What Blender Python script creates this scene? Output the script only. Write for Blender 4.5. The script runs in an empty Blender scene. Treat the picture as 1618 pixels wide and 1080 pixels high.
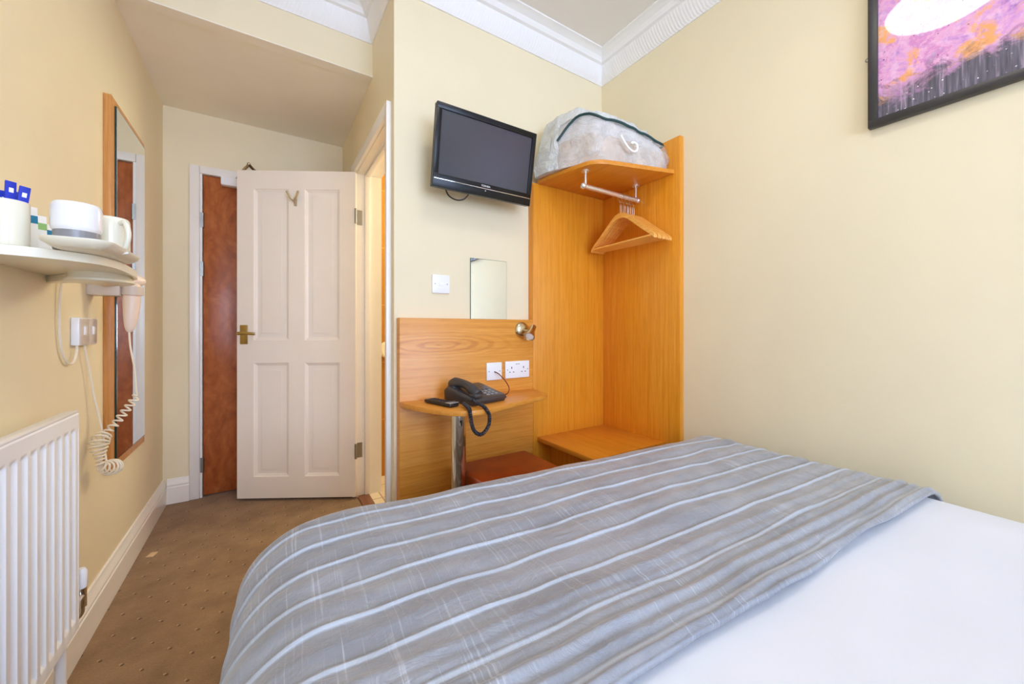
import bpy, bmesh, math, random
from mathutils import Vector, Matrix, noise

random.seed(7)
S = bpy.context.scene
COL = S.collection
PI = math.pi
R = math.radians

# ------------------------------------------------------------------ materials
def new_mat(name):
    m = bpy.data.materials.new(name)
    m.use_nodes = True
    nt = m.node_tree
    return m, nt, nt.nodes['Principled BSDF']

def srgb(r, g, b):
    f = lambda c: (c / 255 / 12.92) if c / 255 <= .04045 else ((c / 255 + .055) / 1.055) ** 2.4
    return (f(r), f(g), f(b), 1)

def N(nt, typ, **kw):
    n = nt.nodes.new(typ)
    for k, v in kw.items():
        if k in n.inputs: n.inputs[k].default_value = v
        else: setattr(n, k, v)
    return n

def L(nt, a, b): nt.links.new(a, b)

def coords(nt, scale=(1, 1, 1), loc=(0, 0, 0), kind='Object'):
    tc = N(nt, 'ShaderNodeTexCoord')
    mp = N(nt, 'ShaderNodeMapping')
    mp.inputs['Scale'].default_value = scale
    mp.inputs['Location'].default_value = loc
    L(nt, tc.outputs[kind], mp.inputs['Vector'])
    return mp.outputs['Vector']

def ramp(nt, fac, stops):
    r = N(nt, 'ShaderNodeValToRGB')
    e = r.color_ramp.elements
    while len(e) < len(stops): e.new(.5)
    for i, (p, c) in enumerate(stops):
        e[i].position = p; e[i].color = c
    L(nt, fac, r.inputs['Fac'])
    return r.outputs['Color']

def math_(nt, op, a, b=None):
    n = N(nt, 'ShaderNodeMath', operation=op)
    for i, v in enumerate((a, b)):
        if v is None: continue
        if isinstance(v, (int, float)): n.inputs[i].default_value = v
        else: L(nt, v, n.inputs[i])
    return n.outputs[0]

def mixc(nt, fac, a, b, blend='MIX'):
    n = N(nt, 'ShaderNodeMix', data_type='RGBA', blend_type=blend)
    for sock, v in ((n.inputs[0], fac), (n.inputs[6], a), (n.inputs[7], b)):
        if isinstance(v, (int, float)): sock.default_value = v
        elif isinstance(v, tuple): sock.default_value = v
        else: L(nt, v, sock)
    return n.outputs[2]

def bump(nt, b, height, strength=.2, dist=.01):
    n = N(nt, 'ShaderNodeBump')
    n.inputs['Strength'].default_value = strength
    n.inputs['Distance'].default_value = dist
    L(nt, height, n.inputs['Height'])
    L(nt, n.outputs['Normal'], b.inputs['Normal'])

def noise_tex(nt, vec, scale, detail=4, rough=.55, dist=0):
    n = N(nt, 'ShaderNodeTexNoise')
    n.inputs['Scale'].default_value = scale
    n.inputs['Detail'].default_value = detail
    n.inputs['Roughness'].default_value = rough
    n.inputs['Distortion'].default_value = dist
    L(nt, vec, n.inputs['Vector'])
    return n.outputs['Fac']

def plain(name, col, rough=.4, metal=0, spec=.5, coat=0, var=.04, vscale=6):
    m, nt, b = new_mat(name)
    v = noise_tex(nt, coords(nt), vscale, 3)
    dark = tuple(c * (1 - var) for c in col[:3]) + (1,)
    light = tuple(min(1, c * (1 + var)) for c in col[:3]) + (1,)
    L(nt, ramp(nt, v, [(.3, dark), (.7, light)]), b.inputs['Base Color'])
    b.inputs['Roughness'].default_value = rough
    b.inputs['Metallic'].default_value = metal
    b.inputs['Specular IOR Level'].default_value = spec
    b.inputs['Coat Weight'].default_value = coat
    return m

def paint(name, col, rough=.6):
    m, nt, b = new_mat(name)
    co = coords(nt)
    v = noise_tex(nt, co, 2.2, 3)
    d = tuple(c * .975 for c in col[:3]) + (1,)
    l = tuple(min(1, c * 1.02) for c in col[:3]) + (1,)
    L(nt, ramp(nt, v, [(.35, d), (.65, l)]), b.inputs['Base Color'])
    b.inputs['Roughness'].default_value = rough
    b.inputs['Specular IOR Level'].default_value = .3
    bump(nt, b, noise_tex(nt, co, 140, 2), .06, .002)
    return m

def wood(name, light, mid, dark, axis='z', rough=.38, fine=1.0, cathedral=None, coat=.15):
    m, nt, b = new_mat(name)
    st = {'x': (.6, 22, 22), 'y': (22, .6, 22), 'z': (22, 22, .6)}[axis]
    co = coords(nt, st)
    n1 = noise_tex(nt, co, 3.2 * fine, 6, .66, .3)
    st2 = {'x': (3, 130, 130), 'y': (130, 3, 130), 'z': (130, 130, 3)}[axis]
    n2 = noise_tex(nt, coords(nt, st2), 3.0, 3, .65)
    c1 = ramp(nt, n1, [(.25, dark), (.5, mid), (.75, light)])
    c2 = ramp(nt, n2, [(.34, (.76, .68, .56, 1)), (.50, (1, 1, 1, 1))])
    col = mixc(nt, .6, c1, c2, 'MULTIPLY')
    n0 = noise_tex(nt, coords(nt), 1.7, 2)
    col = mixc(nt, .35, col, ramp(nt, n0, [(.3, (.86, .82, .78, 1)), (.7, (1, 1, 1, 1))]), 'MULTIPLY')
    if cathedral:
        cx, cz, sx, sz, freq = cathedral
        tc = N(nt, 'ShaderNodeTexCoord')
        sep = N(nt, 'ShaderNodeSeparateXYZ')
        L(nt, tc.outputs['Object'], sep.inputs[0])
        wob = noise_tex(nt, coords(nt, (4, 4, 12)), 1.6, 4, .6, .3)
        dx = math_(nt, 'MULTIPLY', math_(nt, 'SUBTRACT', sep.outputs['X'], cx), sx)
        dz = math_(nt, 'MULTIPLY', math_(nt, 'SUBTRACT', sep.outputs['Z'], cz), sz)
        rr = math_(nt, 'SQRT', math_(nt, 'ADD', math_(nt, 'MULTIPLY', dx, dx), math_(nt, 'MULTIPLY', dz, dz)))
        ph = math_(nt, 'ADD', math_(nt, 'MULTIPLY', rr, freq), math_(nt, 'MULTIPLY', wob, 9))
        s = math_(nt, 'SINE', ph)
        band = ramp(nt, math_(nt, 'ADD', math_(nt, 'MULTIPLY', s, .5), .5), [(.05, (.80, .66, .50, 1)), (.45, (1, 1, 1, 1))])
        fall = ramp(nt, rr, [(.4, (.9,) * 3 + (1,)), (1.0, (.12,) * 3 + (1,))])
        col = mixc(nt, fall, col, mixc(nt, 1, col, band, 'MULTIPLY'))
    L(nt, col, b.inputs['Base Color'])
    b.inputs['Roughness'].default_value = rough
    b.inputs['Coat Weight'].default_value = coat
    b.inputs['Coat Roughness'].default_value = .3
    bump(nt, b, n2, .08, .001)
    return m

M = {}
M['cream'] = paint('cream wall paint', srgb(234, 222, 190))
M['ceiling'] = paint('ceiling paint', srgb(232, 228, 222), .75)
M['soffit'] = paint('soffit paint', srgb(244, 238, 224), .75)
M['gloss'] = plain('white gloss paint', srgb(240, 236, 230), .28, var=.015)
M['doorpaint'] = plain('white door paint', srgb(240, 231, 220), .33, var=.015)
M['radiator'] = plain('radiator enamel', srgb(246, 246, 246), .25, var=.01)
M['oak_v'] = wood('oak veneer upright grain', srgb(238, 166, 62), srgb(231, 152, 34), srgb(214, 134, 18), 'z')
M['oak_h'] = wood('oak veneer level grain', srgb(230, 162, 74), srgb(222, 150, 58), srgb(204, 130, 40), 'x')
M['oak_y'] = wood('oak veneer lengthwise grain', srgb(228, 154, 50), srgb(222, 144, 38), srgb(206, 126, 26), 'y')
M['oak_panel'] = wood('oak panel with figured grain', srgb(234, 170, 82), srgb(226, 155, 62), srgb(208, 134, 44), 'x',
                      cathedral=(-.17, .958, 2.3, 15, 30))
M['hanger_wood'] = wood('hanger wood', srgb(253, 200, 112), srgb(248, 184, 88), srgb(232, 160, 66), 'y', rough=.3)
M['mirror_oak'] = wood('mirror frame oak', srgb(220, 165, 98), srgb(205, 142, 74), srgb(178, 112, 52), 'z')
M['threshold'] = wood('dark threshold wood', srgb(150, 92, 52), srgb(128, 74, 40), srgb(96, 52, 26), 'y')
M['chrome'] = plain('chrome', srgb(225, 222, 216), .07, 1, var=.01)
M['railmetal'] = plain('bright rail metal', srgb(236, 232, 224), .22, .75, var=.01)
M['satin'] = plain('satin nickel', srgb(196, 186, 166), .28, 1, var=.02)
M['nickel'] = plain('warm brushed nickel', srgb(204, 190, 158), .25, 1, var=.04)
M['brass'] = plain('aged brass', srgb(186, 164, 104), .3, 1, var=.05)
M['steel'] = plain('hinge steel', srgb(150, 146, 138), .4, 1, var=.05)
M['blackplastic'] = plain('black plastic', srgb(34, 34, 36), .32, var=.03)
M['tvgloss'] = plain('gloss black bezel', srgb(13, 13, 15), .3, spec=.35, var=.02)
M['phone'] = plain('charcoal plastic', srgb(62, 60, 62), .35, var=.03)
M['key'] = plain('grey key', srgb(150, 152, 156), .4)
M['darkkey'] = plain('dark rubber key', srgb(58, 58, 62), .5)
M['silver'] = plain('silver plastic', srgb(176, 178, 182), .3, .4)
M['whiteplastic'] = plain('white plastic', srgb(240, 241, 244), .25, var=.01)
M['creamplastic'] = plain('cream plastic', srgb(236, 230, 208), .3, var=.02)
M['pinkplastic'] = plain('pale pink cream plastic', srgb(236, 214, 196), .3, var=.02)
M['greige'] = plain('grey beige plastic', srgb(206, 192, 180), .35, var=.02)
M['porcelain'] = plain('white glazed china', srgb(240, 242, 246), .12, coat=.4, var=.01)
M['creamchina'] = plain('cream glazed china', srgb(238, 234, 214), .15, coat=.4, var=.01)
M['greyband'] = plain('grey band', srgb(140, 140, 144), .35)
M['cordwhite'] = plain('off white cable', srgb(232, 222, 200), .45, var=.02)
M['corddark'] = plain('dark cable', srgb(38, 26, 24), .45)
M['cordred'] = plain('dark red cable', srgb(110, 34, 26), .4)
M['coilblack'] = plain('black coil cord', srgb(42, 42, 52), .35)
M['black'] = plain('matt black', srgb(18, 18, 18), .6)
M['pictureframe'] = plain('black frame lacquer', srgb(52, 50, 50), .4, var=.05)
M['card'] = plain('beige card', srgb(214, 182, 140), .7)
M['paper'] = plain('white paper', srgb(246, 246, 246), .7, var=.01)
M['bluepaper'] = plain('blue paper', srgb(10, 48, 186), .45, var=.12, vscale=60)
M['greenpaper'] = plain('green paper', srgb(150, 196, 120), .6)
M['tealpaper'] = plain('teal paper', srgb(20, 130, 170), .6)
M['brownstick'] = plain('brown wood stick', srgb(180, 146, 106), .6)
M['zip'] = plain('dark green piping', srgb(24, 62, 62), .5)
M['rope'] = plain('white cord handle', srgb(244, 242, 238), .6)
M['tissue'] = plain('toilet paper', srgb(248, 244, 236), .9, var=.01)
M['grey'] = plain('grey', srgb(90, 88, 86), .5)
M['base_fabric'] = plain('divan fabric', srgb(120, 108, 98), .9, var=.1, vscale=80)
M['mattress'] = plain('mattress ticking', srgb(232, 230, 226), .9)

def carpet():
    m, nt, b = new_mat('brown carpet with woven dots')
    co = coords(nt)
    n1 = noise_tex(nt, co, 7, 6, .65)
    n2 = noise_tex(nt, co, 210, 2, .7)
    col = ramp(nt, n1, [(.3, srgb(130, 100, 68)), (.7, srgb(164, 131, 94))])
    col = mixc(nt, .55, col, ramp(nt, n2, [(.3, (.66, .62, .58, 1)), (.7, (1, 1, 1, 1))]), 'MULTIPLY')
    wob = N(nt, 'ShaderNodeTexNoise'); wob.inputs['Scale'].default_value = 6
    L(nt, co, wob.inputs['Vector'])
    def lattice(off, radius):
        masks = []
        for o in ((0, 0), (.5, .5)):
            mp = N(nt, 'ShaderNodeMapping')
            mp.inputs['Scale'].default_value = (1 / .118, 1 / .118, 1)
            mp.inputs['Location'].default_value = (o[0] + off[0], o[1] + off[1], 0)
            jit = N(nt, 'ShaderNodeVectorMath', operation='MULTIPLY_ADD')
            L(nt, wob.outputs['Color'], jit.inputs[0]); jit.inputs[1].default_value = (.035, .035, 0); L(nt, co, jit.inputs[2])
            L(nt, jit.outputs[0], mp.inputs['Vector'])
            fr = N(nt, 'ShaderNodeVectorMath', operation='FRACTION')
            L(nt, mp.outputs[0], fr.inputs[0])
            sb = N(nt, 'ShaderNodeVectorMath', operation='SUBTRACT')
            L(nt, fr.outputs[0], sb.inputs[0]); sb.inputs[1].default_value = (.5, .5, 0)
            ml = N(nt, 'ShaderNodeVectorMath', operation='MULTIPLY')
            L(nt, sb.outputs[0], ml.inputs[0]); ml.inputs[1].default_value = (1, 1, 0)
            ln = N(nt, 'ShaderNodeVectorMath', operation='LENGTH')
            L(nt, ml.outputs[0], ln.inputs[0])
            masks.append(math_(nt, 'LESS_THAN', ln.outputs['Value'], radius))
        return math_(nt, 'MAXIMUM', masks[0], masks[1])
    col = mixc(nt, math_(nt, 'MULTIPLY', lattice((.045, -.05), .034), .5), col, srgb(206, 172, 128))
    col = mixc(nt, math_(nt, 'MULTIPLY', lattice((0, 0), .040), .8), col, srgb(70, 48, 34))
    L(nt, col, b.inputs['Base Color'])
    b.inputs['Roughness'].default_value = .95
    b.inputs['Specular IOR Level'].default_value = .1
    b.inputs['Sheen Weight'].default_value = .2
    bump(nt, b, n2, .5, .004)
    return m
M['carpet'] = carpet()

def veneer():
    m, nt, b = new_mat('red brown door veneer')
    co = coords(nt, (1, 1, 1))
    n1 = noise_tex(nt, coords(nt, (5, 5, 2.2)), 1.6, 5, .6, 2.2)
    w = N(nt, 'ShaderNodeTexWave', wave_type='BANDS', bands_direction='X')
    w.inputs['Scale'].default_value = 3
    w.inputs['Distortion'].default_value = 14
    w.inputs['Detail'].default_value = 3
    w.inputs['Detail Scale'].default_value = .7
    L(nt, coords(nt, (1.6, 1, 3.2)), w.inputs['Vector'])
    col = ramp(nt, n1, [(.25, srgb(146, 70, 30)), (.5, srgb(178, 96, 48)), (.78, srgb(200, 120, 70))])
    col = mixc(nt, .32, col, ramp(nt, w.outputs['Fac'], [(.1, (.62, .5, .45, 1)), (.7, (1, 1, 1, 1))]), 'MULTIPLY')
    L(nt, col, b.inputs['Base Color'])
    b.inputs['Roughness'].default_value = .3
    b.inputs['Coat Weight'].default_value = .25
    b.inputs['Coat Roughness'].default_value = .15
    return m
M['veneer'] = veneer()

def tile():
    m, nt, b = new_mat('wall tile tinted lamp orange')
    br = N(nt, 'ShaderNodeTexBrick')
    br.offset = 0
    br.inputs['Color1'].default_value = srgb(186, 126, 40)  # beige tile coloured orange, standing in for warm lamplight
    br.inputs['Color2'].default_value = srgb(180, 120, 38)
    br.inputs['Mortar'].default_value = srgb(206, 150, 72)
    br.inputs['Scale'].default_value = 1
    br.inputs['Mortar Size'].default_value = .004
    br.inputs['Brick Width'].default_value = .3
    br.inputs['Row Height'].default_value = .4
    tc = N(nt, 'ShaderNodeTexCoord'); sp = N(nt, 'ShaderNodeSeparateXYZ'); cb = N(nt, 'ShaderNodeCombineXYZ')
    L(nt, tc.outputs['Object'], sp.inputs[0])
    L(nt, math_(nt, 'ADD', sp.outputs['X'], sp.outputs['Y']), cb.inputs['X'])
    L(nt, sp.outputs['Z'], cb.inputs['Y'])
    L(nt, cb.outputs[0], br.inputs['Vector'])
    L(nt, br.outputs['Color'], b.inputs['Base Color'])
    b.inputs['Roughness'].default_value = .25
    return m
M['tile'] = tile()

def floor_tile():
    m, nt, b = new_mat('pale floor tile')
    br = N(nt, 'ShaderNodeTexBrick'); br.offset = 0
    br.inputs['Color1'].default_value = srgb(232, 216, 190)
    br.inputs['Color2'].default_value = srgb(226, 210, 184)
    br.inputs['Mortar'].default_value = srgb(170, 150, 124)
    br.inputs['Scale'].default_value = 1
    br.inputs['Mortar Size'].default_value = .004
    br.inputs['Brick Width'].default_value = .2
    br.inputs['Row Height'].default_value = .2
    L(nt, coords(nt), br.inputs['Vector'])
    L(nt, br.outputs['Color'], b.inputs['Base Color'])
    b.inputs['Roughness'].default_value = .3
    return m
M['floortile'] = floor_tile()

def mirror_mat():
    m, nt, b = new_mat('mirror silvering')
    L(nt, ramp(nt, noise_tex(nt, coords(nt), 3, 1), [(0, (.86, .89, .87, 1)), (1, (.88, .91, .89, 1))]), b.inputs['Base Color'])
    b.inputs['Metallic'].default_value = 1
    b.inputs['Roughness'].default_value = .015
    return m
M['mirror'] = mirror_mat()
M['glassedge'] = plain('dark green glass edge', srgb(20, 58, 50), .15, coat=.5)

def screen_mat():
    m, nt, b = new_mat('switched off screen')
    L(nt, ramp(nt, noise_tex(nt, coords(nt), 2, 1), [(.3, srgb(62, 62, 66)), (.7, srgb(68, 68, 74))]), b.inputs['Base Color'])
    b.inputs['Roughness'].default_value = .22
    b.inputs['Specular IOR Level'].default_value = .6
    return m
M['screen'] = screen_mat()

def leather():
    m, nt, b = new_mat('red brown leather')
    co = coords(nt)
    n = noise_tex(nt, co, 9, 5, .6)
    L(nt, ramp(nt, n, [(.3, srgb(128, 44, 8)), (.7, srgb(160, 64, 14))]), b.inputs['Base Color'])
    b.inputs['Roughness'].default_value = .38
    v = N(nt, 'ShaderNodeTexVoronoi'); v.inputs['Scale'].default_value = 260
    L(nt, co, v.inputs['Vector'])
    bump(nt, b, v.outputs['Distance'], .12, .001)
    return m
M['leather'] = leather()

def runner_mat():
    m, nt, b = new_mat('grey silky quilted cloth')
    co = coords(nt, (1, 1, 1), kind='UV')
    big = noise_tex(nt, coords(nt, (2.2, 5, 1), kind='UV'), 2.6, 5, .6, .6)
    col = ramp(nt, big, [(.3, srgb(134, 138, 148)), (.7, srgb(160, 163, 171))])
    # slub threads across the stripes
    sl = noise_tex(nt, coords(nt, (230, 4.2, 1), kind='UV'), 1.0, 2, .5)
    clump = noise_tex(nt, coords(nt, (4, 2, 1), (3, 1, 0), kind='UV'), 1.0, 2)
    gate = ramp(nt, clump, [(.36, (0, 0, 0, 1)), (.62, (1, 1, 1, 1))])
    th = math_(nt, 'MULTIPLY', ramp(nt, sl, [(.585, (0, 0, 0, 1)), (.66, (1, 1, 1, 1))]), gate)
    col = mixc(nt, math_(nt, 'MULTIPLY', th, .55), col, srgb(206, 212, 222))
    wv = noise_tex(nt, coords(nt, (600, 60, 1), kind='UV'), 1.0, 2)
    col = mixc(nt, .25, col, ramp(nt, wv, [(.35, (.8, .8, .8, 1)), (.65, (1, 1, 1, 1))]), 'MULTIPLY')
    # pale stitched pleats: the attribute marks the pleat's own band of cloth
    at = N(nt, 'ShaderNodeAttribute', attribute_name='pleat')
    col = mixc(nt, math_(nt, 'MULTIPLY', at.outputs['Fac'], .75), col, srgb(196, 206, 220))
    L(nt, col, b.inputs['Base Color'])
    b.inputs['Roughness'].default_value = .36
    b.inputs['Sheen Weight'].default_value = .35
    b.inputs['Sheen Roughness'].default_value = .4
    crease = noise_tex(nt, coords(nt, (5, 9, 1), kind='UV'), 3.0, 5, .62, 1.0)
    bump(nt, b, crease, .32, .025)
    return m
M['runner'] = runner_mat()

def linen():
    m, nt, b = new_mat('white cotton')
    co = coords(nt)
    L(nt, ramp(nt, noise_tex(nt, co, 3, 2), [(.3, srgb(218, 220, 226)), (.7, srgb(224, 226, 232))]), b.inputs['Base Color'])
    b.inputs['Roughness'].default_value = .85
    b.inputs['Specular IOR Level'].default_value = .2
    bump(nt, b, noise_tex(nt, co, 6, 4, .5, .4), .12, .02)
    return m
M['linen'] = linen()

def blanket_mat():
    m, nt, b = new_mat('beige blanket')
    n = noise_tex(nt, coords(nt), 14, 5, .65)
    L(nt, ramp(nt, n, [(.3, srgb(186, 168, 152)), (.7, srgb(222, 208, 196))]), b.inputs['Base Color'])
    b.inputs['Roughness'].default_value = .9
    bump(nt, b, n, .3, .01)
    return m
M['blanket'] = blanket_mat()
M['pillow'] = plain('grey white pillow cotton', srgb(214, 210, 208), .85, var=.08, vscale=16)

def plastic_film():
    m, nt, b = new_mat('clear crinkled plastic')
    n = noise_tex(nt, coords(nt), 11, 6, .68, .8)
    b.inputs['Base Color'].default_value = srgb(244, 244, 244)
    b.inputs['Roughness'].default_value = .12
    L(nt, ramp(nt, n, [(.36, (.06,) * 3 + (1,)), (.66, (.50,) * 3 + (1,))]), b.inputs['Alpha'])
    bump(nt, b, n, .9, .04)
    return m
M['film'] = plastic_film()
def plastic_top():
    m, nt, b = new_mat('milky crinkled plastic')
    n = noise_tex(nt, coords(nt), 12, 6, .68, .8)
    b.inputs['Base Color'].default_value = srgb(240, 244, 243)
    b.inputs['Roughness'].default_value = .2
    L(nt, ramp(nt, n, [(.3, (.72,) * 3 + (1,)), (.7, (.92,) * 3 + (1,))]), b.inputs['Alpha'])
    bump(nt, b, n, .9, .04)
    return m
M['filmtop'] = plastic_top()

def pane_mat():
    m, nt, b = new_mat('clear window glass')
    out = nt.nodes['Material Output']
    tr = N(nt, 'ShaderNodeBsdfTransparent'); gl = N(nt, 'ShaderNodeBsdfGlossy')
    gl.inputs['Roughness'].default_value = .02
    fr = N(nt, 'ShaderNodeFresnel'); fr.inputs['IOR'].default_value = 1.35
    mx = N(nt, 'ShaderNodeMixShader')
    L(nt, fr.outputs[0], mx.inputs[0]); L(nt, tr.outputs[0], mx.inputs[1]); L(nt, gl.outputs[0], mx.inputs[2])
    L(nt, mx.outputs[0], out.inputs['Surface'])
    return m
M['pane'] = pane_mat()

def emit_mat(name, col, st):
    m, nt, b = new_mat(name)
    b.inputs['Base Color'].default_value = (.9, .9, .9, 1)
    b.inputs['Emission Color'].default_value = col
    b.inputs['Emission Strength'].default_value = st
    return m

def painting():
    m, nt, b = new_mat('abstract painting of blossom and dark stems')
    co = coords(nt)
    tc = N(nt, 'ShaderNodeTexCoord'); sp = N(nt, 'ShaderNodeSeparateXYZ')
    L(nt, tc.outputs['Object'], sp.inputs[0])
    n1 = noise_tex(nt, coords(nt, (1, 7, 9)), 2.0, 8, .72, .5)
    n2 = noise_tex(nt, coords(nt, (1, 5, 6), (4, 2, 7)), 1.5, 8, .7, .4)
    n3 = noise_tex(nt, coords(nt, (1, 30, 30)), 1.2, 4, .7)
    col = ramp(nt, n1, [(.30, srgb(160, 96, 178)), (.42, srgb(214, 150, 206)), (.50, srgb(232, 168, 204)), (.58, srgb(206, 120, 186)), (.68, srgb(216, 206, 232))])
    col = mixc(nt, ramp(nt, n2, [(.53, (0, 0, 0, 1)), (.58, (1, 1, 1, 1))]), col, srgb(240, 164, 92))
    col = mixc(nt, math_(nt, 'MULTIPLY', ramp(nt, n3, [(.5, (0, 0, 0, 1)), (.62, (1, 1, 1, 1))]), .35), col, srgb(246, 214, 232))
    # dark undergrowth at the foot of the picture, its rim wandering up to the right
    rim = math_(nt, 'ADD', math_(nt, 'SUBTRACT', sp.outputs['Z'], math_(nt, 'MULTIPLY', sp.outputs['Y'], -.05)),
                math_(nt, 'MULTIPLY', math_(nt, 'SUBTRACT', n1, .5), -.30))
    mask = ramp(nt, rim, [(.10, (1, 1, 1, 1)), (.16, (0, 0, 0, 1))])
    stem = noise_tex(nt, coords(nt, (1, 90, 5)), 1.2, 3, .6)
    dark = ramp(nt, stem, [(.35, srgb(56, 54, 66)), (.55, srgb(96, 88, 104)), (.72, srgb(170, 150, 168))])
    col = mixc(nt, mask, col, dark)
    vo = N(nt, 'ShaderNodeTexVoronoi'); vo.inputs['Scale'].default_value = 75
    L(nt, co, vo.inputs['Vector'])
    sp1 = math_(nt, 'LESS_THAN', vo.outputs['Distance'], .14)
    g1 = ramp(nt, n2, [(.46, (1, 1, 1, 1)), (.5, (0, 0, 0, 1))])
    col = mixc(nt, math_(nt, 'MULTIPLY', math_(nt, 'MULTIPLY', sp1, mask), g1), col, srgb(240, 234, 238))
    vo2 = N(nt, 'ShaderNodeTexVoronoi'); vo2.inputs['Scale'].default_value = 62
    L(nt, coords(nt, (1, 1, 1), (.3, .7, .2)), vo2.inputs['Vector'])
    sp2 = math_(nt, 'LESS_THAN', vo2.outputs['Distance'], .12)
    g2 = ramp(nt, n1, [(.49, (0, 0, 0, 1)), (.53, (1, 1, 1, 1))])
    col = mixc(nt, math_(nt, 'MULTIPLY', sp2, g2), col, srgb(62, 40, 66))
    L(nt, col, b.inputs['Base Color'])
    b.inputs['Roughness'].default_value = .5
    b.inputs['Coat Weight'].default_value = 1
    b.inputs['Coat Roughness'].default_value = .02
    return m
M['painting'] = painting()

def cornice_mat():
    m, nt, b = new_mat('white plaster cornice')
    b.inputs['Base Color'].default_value = srgb(240, 239, 238)
    b.inputs['Roughness'].default_value = .6
    tc = N(nt, 'ShaderNodeTexCoord'); sp = N(nt, 'ShaderNodeSeparateXYZ')
    L(nt, tc.outputs['Object'], sp.inputs[0])
    s = math_(nt, 'SINE', math_(nt, 'MULTIPLY', math_(nt, 'ADD', sp.outputs['X'], sp.outputs['Y']), 2 * PI / .016))
    low = math_(nt, 'LESS_THAN', sp.outputs['Z'], .098)
    bump(nt, b, math_(nt, 'MULTIPLY', s, low), .2, .003)
    return m
M['cornice'] = cornice_mat()

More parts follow.
